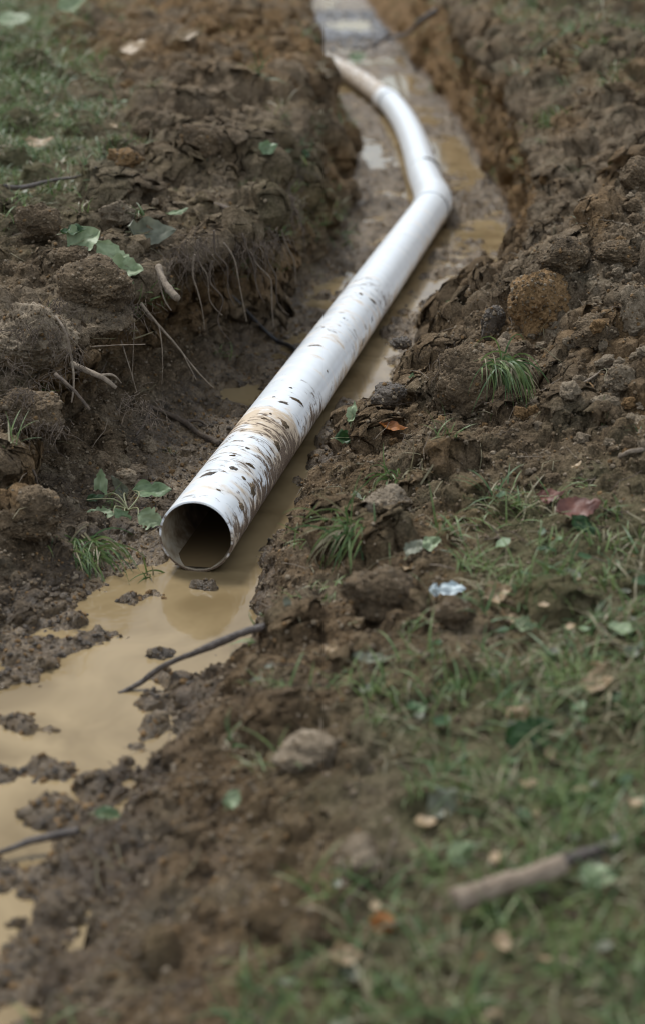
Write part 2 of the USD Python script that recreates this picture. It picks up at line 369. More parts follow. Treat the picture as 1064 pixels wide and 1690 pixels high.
near = (P[..., 1] > 0.3) & (P[..., 1] < 20) & (np.abs(P[..., 0]) < 4)
fl = smooth(4.7, 5.05, SID) * (1 - smooth(5.95, 6.3, SID))           # trench floor
bankL = 1 - smooth(2.8, 3.6, SID)
wallL = smooth(2.9, 3.2, SID) * (1 - smooth(4.6, 5.0, SID))
wallR = smooth(6.0, 6.3, SID) * (1 - smooth(7.7, 8.0, SID))
bankR = smooth(7.6, 8.4, SID)

# turf: how thick the grass grows, read off the photograph on a coarse grid and carried to the ground
TG = np.array([[6,2,0,0,0,0,0,1,4,3],[9,3,0,0,0,0,0,0,2,2],[9,5,2,0,3,0,0,0,1,0],[6,4,1,2,5,0,0,0,0,0],[1,1,1,1,1,0,0,0,0,0],[1,1,0,0,0,0,0,0,0,0],[1,0,0,0,0,0,0,0,0,0],[0,0,0,0,0,0,1,1,2,2],
    [0,0,0,0,0,3,2,5,6,5],[0,0,0,0,0,1,2,6,8,8],[0,0,0,0,1,0,1,3,7,8],[0,0,0,0,2,4,6,8,9,9],[0,0,0,1,2,3,7,9,9,9],[0,1,0,1,2,4,7,9,9,9],[0,0,1,1,2,3,6,8,8,8],[0,1,2,2,3,4,5,7,8,9],[0,1,2,3,4,5,6,8,9,9]], float) / 9


def turf_at(P):
    q = proj(P)
    gx, gy = np.clip(q[..., 0] / 106.4 - 0.5, 0, 8.999), np.clip(q[..., 1] / 100.0 - 0.5, 0, 15.999)
    i, j = gy.astype(int), gx.astype(int); a, b = gy - i, gx - j
    v = TG[i, j] * (1 - a) * (1 - b) + TG[i + 1, j] * a * (1 - b) + TG[i, j + 1] * (1 - a) * b + TG[i + 1, j + 1] * a * b
    return np.where(q[..., 2] > 0.2, v, 0.7)


TURF = turf_at(P)
N = normals(P)
# big heaves, lumps, crumbs
d = 0.048 * nz(P, 5.0, 3, 1) * (1 - fl) * smooth(0.2, 1.0, np.abs(SID - 5.5)) + 0.05 * nz(P, 2.2, 2, 5) * (bankL + bankR) * smooth(3.6, 5.0, Y)
d += 0.040 * nz(P, 13.0, 4, 2) * (1 - 0.75 * fl) * (1 - 0.4 * TURF)
d += 0.024 * nz(P, 42.0, 4, 3) * (1 - 0.55 * fl)
d += 0.030 * nz(P, 9.0, 3, 7) * fl + (0.030 + 0.018 * smooth(3.0, 4.5, Y)) * nz(P, 24.0, 4, 8) * fl + 0.05 * nz(P, 4.5, 2, 18) * fl * smooth(3.2, 4.5, Y)
d += (0.011 * nz(P, 95.0, 3, 9) + 0.006 * np.abs(nz(P, 150.0, 2, 10))) * smooth(6.0, 3.0, Y) * (1 - 0.5 * TURF)
# smoother crumbly ridges on the walls where a digger's bucket scraped
P = P + N * d[..., None]
P[..., 2] += 0.05 * bankL * smooth(4.0, 6.0, Y) * (1 - smooth(10, 14, Y)) * smooth(1.1, 0.3, np.abs(X + 0.5)) * 1.0


def basin(px, py, rx, ry, depth, z=-0.05):
    global P
    c = at(px, py, z)
    q = ((P[..., 0] - c[0]) / rx) ** 2 + ((P[..., 1] - c[1]) / ry) ** 2
    q = q * (1 + 0.9 * nz(P, 11.0, 2, int(px)))
    w = np.exp(-q * 1.2) * smooth(0.06, 0.0, P[..., 2])
    P[..., 2] -= depth * w


# nothing of the floor pokes up into the pipe
def pipe_dist(P):
    best = np.full(P.shape[:-1], 9.0)
    for a, b in zip(PIPE[:-1], PIPE[1:]):
        ab = (b - a)[:2]; t = np.clip(((P[..., :2] - a[:2]) @ ab) / (ab @ ab), 0, 1)
        c = a[:2] + t[..., None] * ab
        best = np.minimum(best, np.linalg.norm(P[..., :2] - c, axis=-1))
    return best


P[..., 2] += (0.006 - 0.009 * smooth(2.9, 3.6, Y)) * fl                                               # floor mostly stands just above the water
for b in [(250, 1020, .12, .16, .045), (330, 1000, .09, .12, .04), (150, 1110, .12, .10, .035), (100, 1215, .16, .10, .05), (200, 1230, .06, .07, .03), (40, 1340, .10, .09, .045), (0, 1540, .08, .10, .05), (-120, 1450, .2, .3, .05), (390, 1060, .05, .06, .03),
          (470, 830, .035, .14, .04), (440, 880, .04, .10, .04), (410, 950, .05, .09, .035), (520, 760, .03, .12, .03), (610, 600, .05, .28, .035), (600, 640, .04, .1, .03), (780, 480, .07, .25, .035), (730, 470, .05, .2, .03), (620, 250, .05, .45, .04), (745, 255, .08, .5, .035),
          (400, 650, .045, .12, .02), (575, 40, .35, 1.2, .06), (660, 130, .1, .6, .02), (770, 540, .05, .12, .025)]:
    basin(*b)

PDraw = pipe_dist(P)


def bar(x1, y1, x2, y2, w, h):
    global P
    a, b = at(x1, y1, -.05)[:2], at(x2, y2, -.05)[:2]
    ab = b - a; t = np.clip(((P[..., :2] - a) @ ab) / (ab @ ab), 0, 1)
    dd = np.linalg.norm(P[..., :2] - a - t[..., None] * ab, axis=-1) * (1 + 1.2 * nz(P, 14.0, 3, int(x1 + y1)))
    gg = np.exp(-(dd / (w * 1.25)) ** 2)
    hh = WATER - 0.035 + (h * .6 + 0.035) * gg + (0.045 * nz(P, 22.0, 4, 31) + 0.02 * nz(P, 60.0, 3, 33)) * gg
    P[..., 2] = np.where(PDraw > 0.048, np.maximum(P[..., 2], hh), P[..., 2])


for b in [(-90, 1175, 40, 1190, .030, .006), (-60, 1270, 95, 1268, .030, .010), (-80, 1440, 95, 1436, .030, .012), (30, 1085, 150, 1045, .035, .012), (-40, 1130, 60, 1100, .035, .012),
          (265, 1180, 190, 1275, .025, .012), (190, 1275, 135, 1390, .03, .012), (130, 1400, 75, 1580, .045, .018), (70, 1450, -90, 1425, .035, .016), (90, 1330, 120, 1400, .03, .014), (40, 1610, -120, 1640, .04, .016), (60, 1540, 40, 1600, .03, .014), (290, 1130, 262, 1112, .022, .012), (320, 962, 350, 966, .012, .004), (215, 985, 250, 975, .02, .006), (452, 925, 492, 872, .026, .012), (520, 765, 560, 725, .035, .014), (590, 680, 640, 655, .04, .014), (650, 590, 690, 572, .04, .012), (675, 530, 720, 520, .05, .01), (700, 455, 745, 440, .06, .01), (790, 500, 830, 480, .06, .01),
          (760, 455, 800, 448, .05, .006), (600, 300, 650, 300, .12, .01), (760, 320, 830, 330, .16, .012), (690, 215, 740, 215, .16, .012), (590, 200, 630, 205, .14, .012)]:
    bar(*b)
PD = pipe_dist(P)
low = smooth(0.062, 0.046, PD) * (P[..., 2] < 0.05)
P[..., 2] = P[..., 2] * (1 - low) + np.minimum(P[..., 2], -0.070) * low
N = normals(P)

# clods half sunk in the surface, sized in the world and sown by area
area = np.linalg.norm(np.cross(np.gradient(P, axis=1), np.gradient(P, axis=0)), axis=-1)
rg = np.random.default_rng(7)
flat = P.reshape(-1, 3)
lift = np.zeros(NY * NX)
qv = proj(P)
seen = near & (qv[..., 0] > -350) & (qv[..., 0] < 1414) & (qv[..., 1] > -200) & (qv[..., 1] < 1800)
for rad, cover, ymax, fm, k in ((0.085, 0.42, 13.0, 0.0, 2), (0.045, 0.5, 11.0, 0.05, 3), (0.022, 0.55, 9.0, 0.5, 3), (0.010, 0.8, 4.2, 0.5, 4)):
    w = (area * seen * (P[..., 1] < ymax) * (1 - (1 - fm) * fl) * (1 - 0.75 * np.clip(TURF * 1.3, 0, 1)) * (PD > 0.075) * (1 - 0.8 * wallR * smooth(3.7, 4.2, Y)) * ((P[..., 2] > 0.0) | (rad < .04)) * ((Y > 3.4) | (rad < .08)) * (1 - 0.7 * smooth(2.2, 1.8, Y) * (rad > .03))).ravel()
    n = int(min(cover * w.sum() / (math.pi * rad ** 2), 60000))
    pick = rg.choice(len(w), n, p=w / w.sum())
    rr = rad * rg.uniform(0.45, 1.25, n)
    tree = cKDTree(flat[pick])
    ids = np.nonzero((seen & (P[..., 1] < ymax + 0.3)).ravel())[0]
    jit = (meshkit.noise(flat[ids] / rad * 2.2, 11) - 0.5) * rad * 0.9
    dist, idx = tree.query(flat[ids], k=k, distance_upper_bound=rad * 1.3)
    ok = np.isfinite(dist)
    ridx = np.where(ok, rr[np.minimum(idx, n - 1)], 0)
    qq = (np.where(ok, dist, 9) + jit[:, None]) / np.maximum(ridx, 1e-6)
    h = (ridx * np.maximum(1 - qq ** 2, 0) ** 0.7).max(1) * 0.8
    lift[ids] = np.maximum(lift[ids], h) if rad > 0.03 else lift[ids] + h * (0.7 if rad > 0.015 else 0.6)
lift = lift.reshape(NY, NX)
P = P + N * lift[..., None] + np.array([0, 0, 0.15]) * lift[..., None]
N = normals(P)
flat = P.reshape(-1, 3)

hz = P[..., 2] - WATER
n_a, n_b = nz(P, 6.0, 4, 21), nz(P, 18.0, 3, 22)
a_wet = np.clip((1 - smooth(0.012, 0.07, hz + 0.05 * n_a)) * np.maximum(fl, 1 - smooth(0.03, 0.10, hz)), 0, 1)
a_wet = np.maximum(a_wet, 0.55 * smooth(0.05, 0.25, n_a) * smooth(0.2, 0.02, hz))
a_silt = np.clip(fl * (0.85 + 1.9 * n_b) * (1 - smooth(0.01, 0.05, hz)), 0, 1)
a_sub = np.clip(smooth(0.02, 0.09, P[..., 2]) * wallL * (1 - smooth(0.12, 0.22, P[..., 2])) * 0.7 + wallR * smooth(3.6, 4.4, Y) * 0.95 + (bankL * smooth(4.3, 6.5, Y) * smooth(-0.12, 0.06, n_a) * 1.0)
                + bankR * smooth(-0.03, 0.2, n_a) * 0.75 + bankL * smooth(0.0, 0.2, n_b) * 0.4 + smooth(8, 12, Y) * wallL * 0.5 + wallR * 0.25, 0, 1)
a_dry = np.clip((bankL + bankR * smooth(2.5, 2.9, Y)) * (0.55 + 2.2 * n_a + 1.0 * n_b) * smooth(0.08, 0.2, P[..., 2]) + 0.5 * smooth(0.0, 0.25, n_b) + 0.9 * bankR * smooth(2.0, 1.5, Y), 0, 1)
a_turf = np.clip(TURF * 1.25 + 1.0 * n_b - 0.12, 0, 0.9) * (1 - fl)
faces = np.arange(NY * NX).reshape(NY, NX)
q0, q1, q2, q3 = faces[:-1, :-1].ravel(), faces[:-1, 1:].ravel(), faces[1:, 1:].ravel(), faces[1:, :-1].ravel()
tri = np.vstack([np.stack([q0, q1, q2], 1), np.stack([q0, q2, q3], 1)])
ground = obj('ground', (flat, tri), m_ground, None, True, {'subsoil': a_sub.ravel(), 'wet': a_wet.ravel(), 'silt': a_silt.ravel(), 'dry': a_dry.ravel(), 'turf': a_turf.ravel()})
tag(ground, 'brown muddy earth with a trench dug through it', None, None, 'structure')

# muddy water standing along the trench floor: one level sheet that follows the trench
wy = np.concatenate([np.linspace(-4, 12, 120), np.linspace(12.3, 40, 30)])
wl, wr = np.interp(wy, KN[:, 0], KN[:, 7]) - 0.05, np.interp(wy, KN[:, 0], KN[:, 8]) + 0.05
wt = np.linspace(0, 1, 9)
WV = np.stack([wl[:, None] * (1 - wt) + wr[:, None] * wt, np.broadcast_to(wy[:, None], (len(wy), 9)), np.full((len(wy), 9), WATER)], -1).reshape(-1, 3)
wi = np.arange(len(wy) * 9).reshape(-1, 9)
WF = np.vstack([np.stack([wi[:-1, :-1].ravel(), wi[:-1, 1:].ravel(), wi[1:, 1:].ravel()], 1), np.stack([wi[:-1, :-1].ravel(), wi[1:, 1:].ravel(), wi[1:, :-1].ravel()], 1)])
tag(obj('water', (WV, WF), m_water), 'muddy tan rainwater lying in puddles along the trench floor', None, None, 'structure')

# ------------------------------------------------------------------ finding the ground under a point of the photograph
vis = np.nonzero(seen.ravel())[0]
QV = proj(flat[vis])
QT = cKDTree(QV[:, :2])
NF = N.reshape(-1, 3)


def hit(px, py, r=7.0):
    c = QT.query_ball_point((px, py), r)
    while len(c) < 3:
        r *= 1.6
        c = QT.query_ball_point((px, py), r)
    c = np.array(c); Zc = QV[c, 2]
    c = c[Zc < Zc.min() + 0.10]
    n = NF[vis[c]].mean(0)
    Z = float(np.median(QV[c, 2]))
    return atZ(px, py, Z), n / np.linalg.norm(n), Z


XY = cKDTree(flat[vis][:, :2])


def on_ground(x, y):
    dd, i = XY.query((x, y), k=6)
    return float(flat[vis[i], 2].max())


# ------------------------------------------------------------------ tubes along a path
def tube(pts, rad, sides=10, wob=0.0, seed=0, closed=True, sub=1):
    pts = np.asarray(pts, float)
    if sub > 1:
        from scipy.interpolate import PchipInterpolator
        s = np.concatenate([[0], np.cumsum(np.linalg.norm(np.diff(pts, axis=0), axis=1))])
        ss = np.linspace(0, s[-1], (len(pts) - 1) * sub + 1)
        rad = np.interp(ss, s, np.broadcast_to(rad, len(pts)))
        pts = PchipInterpolator(s, pts)(ss)
    rad = np.broadcast_to(rad, len(pts))
    tg = np.gradient(pts, axis=0); tg /= np.linalg.norm(tg, axis=1, keepdims=True)
    up = np.array([0.13, 0.2, 1.0]) if abs(tg[:, 2]).mean() < 0.8 else np.array([1.0, 0.2, 0.1])
    x = np.cross(tg, up); x /= np.linalg.norm(x, axis=1, keepdims=True); y = np.cross(x, tg)
    th = np.linspace(0, 2 * math.pi, sides, endpoint=False)
    v = pts[:, None] + rad[:, None, None] * (np.cos(th)[:, None] * x[:, None] + np.sin(th)[:, None] * y[:, None])
    if wob:
        nn = meshkit.fbm(v / max(rad.max(), 1e-4) * 0.6 + seed, 3, seed) - 0.5
        v = pts[:, None] + (v - pts[:, None]) * (1 + 2 * wob * nn[..., None])
    n = len(pts)
    v = v.reshape(-1, 3); i = np.arange(n * sides).reshape(n, sides); j = np.roll(i, -1, 1)
    f = np.vstack([np.stack([i[:-1].ravel(), j[:-1].ravel(), j[1:].ravel()], 1), np.stack([i[:-1].ravel(), j[1:].ravel(), i[1:].ravel()], 1)])
    if closed:
        v = np.vstack([v, pts[0], pts[-1]])
        f = np.vstack([f, np.stack([np.full(sides, n * sides), np.roll(i[0], -1), i[0]], 1), np.stack([np.full(sides, n * sides + 1), i[-1], np.roll(i[-1], -1)], 1)])
    return v, f


# ------------------------------------------------------------------ the drain pipe
def sleeve(path, ro, ri, s0=0.0, sides=96, mud=None, film=None):
    """outer skin + rims of a pipe along a path, with where-on-the-pipe coordinates"""
    path = np.asarray(path); n = len(path)
    tg = np.gradient(path, axis=0); tg /= np.linalg.norm(tg, axis=1, keepdims=True)
    x = np.cross(tg, [0, 0, 1.0]); x /= np.linalg.norm(x, axis=1, keepdims=True); y = np.cross(x, tg)
    th = np.linspace(-1.5 * math.pi, 0.5 * math.pi, sides + 1) - math.pi          # seam underneath
    s = s0 + np.concatenate([[0], np.cumsum(np.linalg.norm(np.diff(path, axis=0), axis=1))])
    circ = np.cos(th)[:, None] * x[:, None] + np.sin(th)[:, None] * y[:, None]
    rings, prm = [], []
    ins = np.stack([s, s * 0], 1)
    prof = [(0, ri), (0, ro - 0.0006), (0.0006, ro)] + [(None, ro)]
    V, PC = [], []
    def ring(i, r, off=0.0):
        V.append(path[i] + tg[i] * off + r * circ[i]); PC.append(np.stack([np.full(sides + 1, s[i] + off), th * ro, np.zeros(sides + 1)], 1))
    ring(0, ri); ring(0, ro - 0.0007); ring(0, ro, 0.0007)
    for i in range(1, n - 1): ring(i, ro)
    ring(n - 1, ro, -0.0007); ring(n - 1, ro - 0.0007); ring(n - 1, ri)
    V, PC = np.array(V), np.array(PC)
    i = np.arange(V.shape[0] * (sides + 1)).reshape(-1, sides + 1)
    f = np.vstack([np.stack([i[:-1, :-1].ravel(), i[:-1, 1:].ravel(), i[1:, 1:].ravel()], 1), np.stack([i[:-1, :-1].ravel(), i[1:, 1:].ravel(), i[1:, :-1].ravel()], 1)])
    Vi = path[:, None] + ri * circ
    ii = np.arange(n * (sides + 1)).reshape(n, -1)
    fi = np.vstack([np.stack([ii[:-1, :-1].ravel(), ii[1:, 1:].ravel(), ii[:-1, 1:].ravel()], 1), np.stack([ii[:-1, :-1].ravel(), ii[1:, :-1].ravel(), ii[1:, 1:].ravel()], 1)])
    PCi = np.stack([np.broadcast_to(s[:, None], (n, sides + 1)), np.broadcast_to(th * ri, (n, sides + 1)), np.zeros((n, sides + 1))], -1)
    return V.reshape(-1, 3), f, PC.reshape(-1, 3), Vi.reshape(-1, 3), fi, PCi.reshape(-1, 3)


def line(a, b, n):
    return a + np.linspace(0, 1, n)[:, None] * (b - a)


def bez(pts, n):
    from scipy.interpolate import PchipInterpolator
    pts = np.asarray(pts); s = np.concatenate([[0], np.cumsum(np.linalg.norm(np.diff(pts, axis=0), axis=1))])
    from scipy.interpolate import CubicSpline
    return CubicSpline(s, pts)(np.linspace(0, s[-1], n))


def g(x, c, w):
    return np.exp(-((x - c) / w) ** 2)


pipe = thing('drain_pipe', 'long white plastic drain pipe with mud splashes lying in the trench', 'pipe')


def mud_on(V, PC, far=0.0):
    s, gi = PC[:, 0], PC[:, 1] / R_OUT                                # gi: angle, 0 = right side, pi/2 = top (before the seam shift)
    top = np.clip((V[:, 2] / R_OUT), -1, 1)
    m = 0.27 + 0.09 * np.exp(-s / 0.5) + 0.12 * g(s, 0.24, 0.16) + 0.14 * g(s, 0.42, 0.085) + 0.10 * g(s, 0.66, 0.10) + 0.12 * g(s, 1.55, 0.14) + 0.07 * g(s, 1.15, 0.2) + 0.05 * g(s, 2.1, 0.2) + 0.055 * smooth(0.9, 1.2, s) * (1 - smooth(2.2, 2.6, s))
    m = m + 0.05 * (1 - top) * (0.4 + 0.6 * np.exp(-s / 0.9)) + 0.30 * smooth(-0.55, -0.95, top)
    fsd = np.where(s < 1.0, 0.10 * smooth(0.7, 0.0, top), 0.0)
    m = m + fsd - 0.06 * smooth(2.0, 2.6, s) + 0.10 * g(s, 3.03, .05) + 0.09 * g(s, 6.0, .3)
    fi = 0.29 + 0.12 * smooth(0.6, -0.2, top) + 0.38 * g(s, 0.43, 0.10) + 0.16 * g(s, 0.12, 0.22) + 0.14 * g(s, 1.2, 0.5) + 0.10 * g(s, 2.4, 0.5) + 0.22 * smooth(-0.1, -0.8, top) + far
    return m + far, fi


s0 = 0.0
secs = [('pipe_section', np.vstack([line(P0, P1, 260)]), R_OUT, R_IN, 0.0),
        ('elbow', bez([P1 - (P1 - P0) * 0.012, P1 * 0.5 + np.array([0.358, 5.30, 0]) * 0.5, np.array([0.362, 5.36, 0]), np.array([0.363, 5.46, 0])], 24), R_OUT + 0.0038, R_OUT + 0.0002, 0.03),
        ('pipe_section', np.vstack([line(np.array([0.363, 5.45, 0]), P2 - [0, 0.006, 0], 40)]), R_OUT, R_IN, 0.0),
        ('pipe_section', bez([P2 + [0, 0.006, 0], [0.375, 6.9, 0], [0.362, 7.8, 0], P3], 90), R_OUT, R_IN, -0.03),
        ('coupling', bez([P3 - [0, 0.05, 0], P3 + [-0.01, 0.06, 0], P3 + [-0.022, 0.14, 0]], 8), R_OUT + 0.004, R_OUT + 0.0002, 0.12),
        ('pipe_section', bez([P3 + [-0.012, 0.07, 0], P4, P5], 60), R_OUT - 0.0006, R_IN, 0.27),
        ('pipe_section', bez([P5 + [-0.001, 0.012, 0], P6, P6 + [-0.12, 1.0, -0.03]], 20), R_OUT, R_IN, 0.2)]
main_sec = None
for nm, path, ro, ri, far in secs:
    V, f, PC, Vi, fi_, PCi = sleeve(path, ro, ri, s0, 96 if s0 < 2 else 48)
    mu, fm_ = mud_on(V, PC, far)
    prim = obj(nm, (V, f), m_pipe, pipe, True, {'pc': PC, 'mud': mu, 'film': fm_})
    if main_sec is None:
        main_sec = prim
        top = Vi[:, 2] / ri
        sm = PCi[:, 0]
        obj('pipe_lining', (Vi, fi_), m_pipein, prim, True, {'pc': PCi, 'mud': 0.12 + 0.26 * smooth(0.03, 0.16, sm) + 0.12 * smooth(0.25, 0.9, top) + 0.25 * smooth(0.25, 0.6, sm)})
    s0 += np.linalg.norm(np.diff(path, axis=0), axis=1).sum()

# water that stands inside the pipe's mouth
ax = (P1 - P0) / np.linalg.norm(P1 - P0); nx_ = np.array([ax[1], -ax[0], 0])
zw = -0.040; hw = math.sqrt(R_IN ** 2 - zw ** 2) - 0.0006
wv = [P0 + ax * t + nx_ * e + [0, 0, zw - 0.010 * (t < 0.01)] for t in (0.004, 0.03, 0.5, 1.5) for e in (-hw, 0, hw)]
wf = [[3 * i + j, 3 * i + j + 1, 3 * i + j + 4] for i in range(3) for j in range(2)] + [[3 * i + j, 3 * i + j + 4, 3 * i + j + 3] for i in range(3) for j in range(2)]
tag(obj('pipe_water', (np.array(wv), np.array(wf)), m_clearwater), 'shallow brown water lying inside the open mouth of the white pipe', 'water', None, 'stuff')


# mud packed in the joints
for c_, d_, a0, a1, r_ in ((P1 - ax * .035, ax, -.6, 1.1, .0026), (np.array([0.363, 5.462, 0]), np.array([0, 1.0, 0]), .9, 2.4, .0018), (P2, np.array([0, 1.0, 0]), .1, 1.6, .0055)):
    n_ = np.array([d_[1], -d_[0], 0]); n_ /= np.linalg.norm(n_)
    th_ = np.linspace(a0, a1, 26)
    obj('joint_mud', tube(np.array([c_ + (R_OUT + .001) * (math.cos(t_) * n_ + math.sin(t_) * np.array([0, 0, 1.0])) for t_ in th_]), r_ * (0.6 + 0.7 * np.random.default_rng(int(c_[1] * 100)).uniform(0, 1, 26)) * np.sin(np.linspace(.15, 3.0, 26)) ** .5, 8, .3), m_wetsoil, pipe)

# thick flakes of mud stuck on the pipe
def on_pipe(px, py):
    d = ray(px, py); d /= np.linalg.norm(d); o = np.array([0, 0, H]) - P0
    dp, op = d - ax * (d @ ax), o - ax * (o @ ax)
    a, b, c = dp @ dp, 2 * dp @ op, op @ op - R_OUT ** 2
    t = (-b - math.sqrt(max(b * b - 4 * a * c, 0))) / (2 * a)
    p = o + d * t; s = p @ ax; r = p - ax * s
    return s, math.atan2(r[2], r @ nx_)


def flake(s, th, ls, lt, h, seed, ang=0.3):
    k, m = 18, 4
    r = np.random.default_rng(seed)
    out = 0.85 + 1.25 * (meshkit.fbm(np.stack([np.cos(np.linspace(0, 2 * math.pi, k, endpoint=False)) * 1.7 + seed, np.sin(np.linspace(0, 2 * math.pi, k, endpoint=False)) * 1.7, np.zeros(k)], 1), 3, seed) - 0.5)
    out = np.clip(out * r.uniform(0.75, 1.2, k), 0.3, 1.6)
    V, Fc = [], []
    def put(a, b, hh):
        V.append(P0 + ax * (s + a) + (R_OUT + hh) * (math.cos(th + b / R_OUT) * nx_ + math.sin(th + b / R_OUT) * np.array([0, 0, 1.0])))
    put(0, 0, h)
    for j in range(1, m + 1):
        q = j / m
        for i in range(k):
            t = 2 * math.pi * i / k
            a0, b0 = math.cos(t) * ls * out[i] * q, math.sin(t) * lt * out[i] * q
            put(a0 * math.cos(ang) - b0 * math.sin(ang), a0 * math.sin(ang) + b0 * math.cos(ang), (h * (1 - q ** 3) * r.uniform(0.6, 1.2) if j < m else -0.0008))
    for i in range(k):
        Fc.append([0, 1 + i, 1 + (i + 1) % k])
        for j in range(m - 1):
            a, b = 1 + j * k + i, 1 + j * k + (i + 1) % k
            Fc += [[a, a + k, b + k], [a, b + k, b]]
    return np.array(V), np.array(Fc)


for i, (px, py, ls, lt, h) in enumerate([(409, 740, .006, .007, .002), (384, 752, .004, .009, .0018), (413, 768, .006, .014, .003), (385, 773, .010, .012, .003), (402, 789, .007, .007, .0025), (361, 809, .004, .005, .002),
        (468, 664, .008, .013, .0022), (491, 661, .008, .026, .0025), (437, 691, .006, .010, .002), (447, 683, .004, .004, .002), (417, 806, .022, .012, .003), (399, 836, .014, .011, .003), (345, 782, .012, .018, .0025),
        (595, 485, .011, .007, .003), (615, 497, .008, .020, .0025), (613, 527, .016, .004, .002), (598, 564, .020, .004, .002), (518, 570, .005, .022, .0018), (681, 446, .020, .008, .003), (470, 700, .02, .016, .003),
        (458, 735, .018, .012, .0035), (567, 525, .004, .004, .0018), (533, 540, .003, .006, .0015), (480, 640, .004, .006, .0018), (452, 655, .003, .004, .0015), (540, 613, .008, .003, .0015)]):
    s, th = on_pipe(px, py)
    obj('mud_flake', flake(s, th, ls * .85, lt * .85, h * .8, 40 + i, 0.5), m_wetsoil if i % 3 == 0 else m_top, pipe)


# ------------------------------------------------------------------ clods
def clod(seed, sub=3, squash=(1, 1, 1), facets=9, rough=0.22, fine=0.09):
    r = np.random.default_rng(seed)
    ic = trimesh.creation.icosphere(sub, 1.0)
    v = np.array(ic.vertices)
    rad = np.full(len(v), 0.62)
    for _ in range(5):                                                # a few lumps grown together
        c = r.normal(size=3); c *= r.uniform(0.25, 0.45) / np.linalg.norm(c); ro = r.uniform(0.42, 0.62)
        ro = max(ro, np.linalg.norm(c) + 0.05)
        cv = v @ c
        rad = np.maximum(rad, cv + np.sqrt(np.maximum(ro ** 2 - c @ c + cv ** 2, 0)))
    n = r.normal(size=(facets, 3)); n /= np.linalg.norm(n, axis=1, keepdims=True)
    dd = r.uniform(0.55, 0.85, facets)
    dot = v @ n.T
    rad = np.minimum(rad, np.where(dot > 0.05, dd / np.maximum(dot, 0.05), 9).min(1))
    f1, f2 = meshkit.fbm(v * 1.9 + seed * 3.1, 4, seed), meshkit.fbm(v * 6.0 + seed, 4, seed + 3)
    rad += rough * 1.6 * (f1 - 0.5) - fine * 1.6 * np.abs(f2 - 0.5) + fine * 1.1 * (meshkit.fbm(v * 14.0 + seed, 3, seed + 9) - 0.5)
    if sub > 3:
        rad += fine * 0.55 * (meshkit.fbm(v * 34.0 + seed, 2, seed + 19) - 0.5)
    return v * rad[:, None] * np.array(squash), np.array(ic.faces)


ON_CLODS = []


def place_clod(name, label, cat, px, py, wpx, hpx, mat, seed, sub=5, Z=None, depth=0.9, sink=0.25, group=None, rough=0.22, spin=0.0, facets=9):
    p, n, Zg = hit(px, py + hpx * 0.48)
    Zc = Z or Zg + 0.012
    w, h = wpx / F * Zc / 2, hpx / F * Zc / 2
    c = atZ(px, py, Zc) + np.array([0, 1, 0]) * w * 0.30
    c[2] -= h * sink * 0.0
    v, f = clod(seed, sub, (1, 1, 1), facets, rough)
    ca, sa = math.cos(spin), math.sin(spin)
    v = v @ np.array([[ca, -sa, 0], [sa, ca, 0], [0, 0, 1.0]])
    v = v / np.abs(v).max(0) * np.array([w, w * depth, h * 1.1])
    t = thing(name, label, cat, c, group)
    obj('soil', (v, f), mat, t)
    mm = trimesh.Trimesh(v, f, process=False)
    rr = np.random.default_rng(seed + 5)
    nn = int(mm.area * 9000)
    fi = rr.choice(len(f), nn, p=mm.area_faces / mm.area)
    ON_CLODS.append((mm.triangles_center[fi] + c, mm.face_normals[fi]))
    return t, c, (v, f)


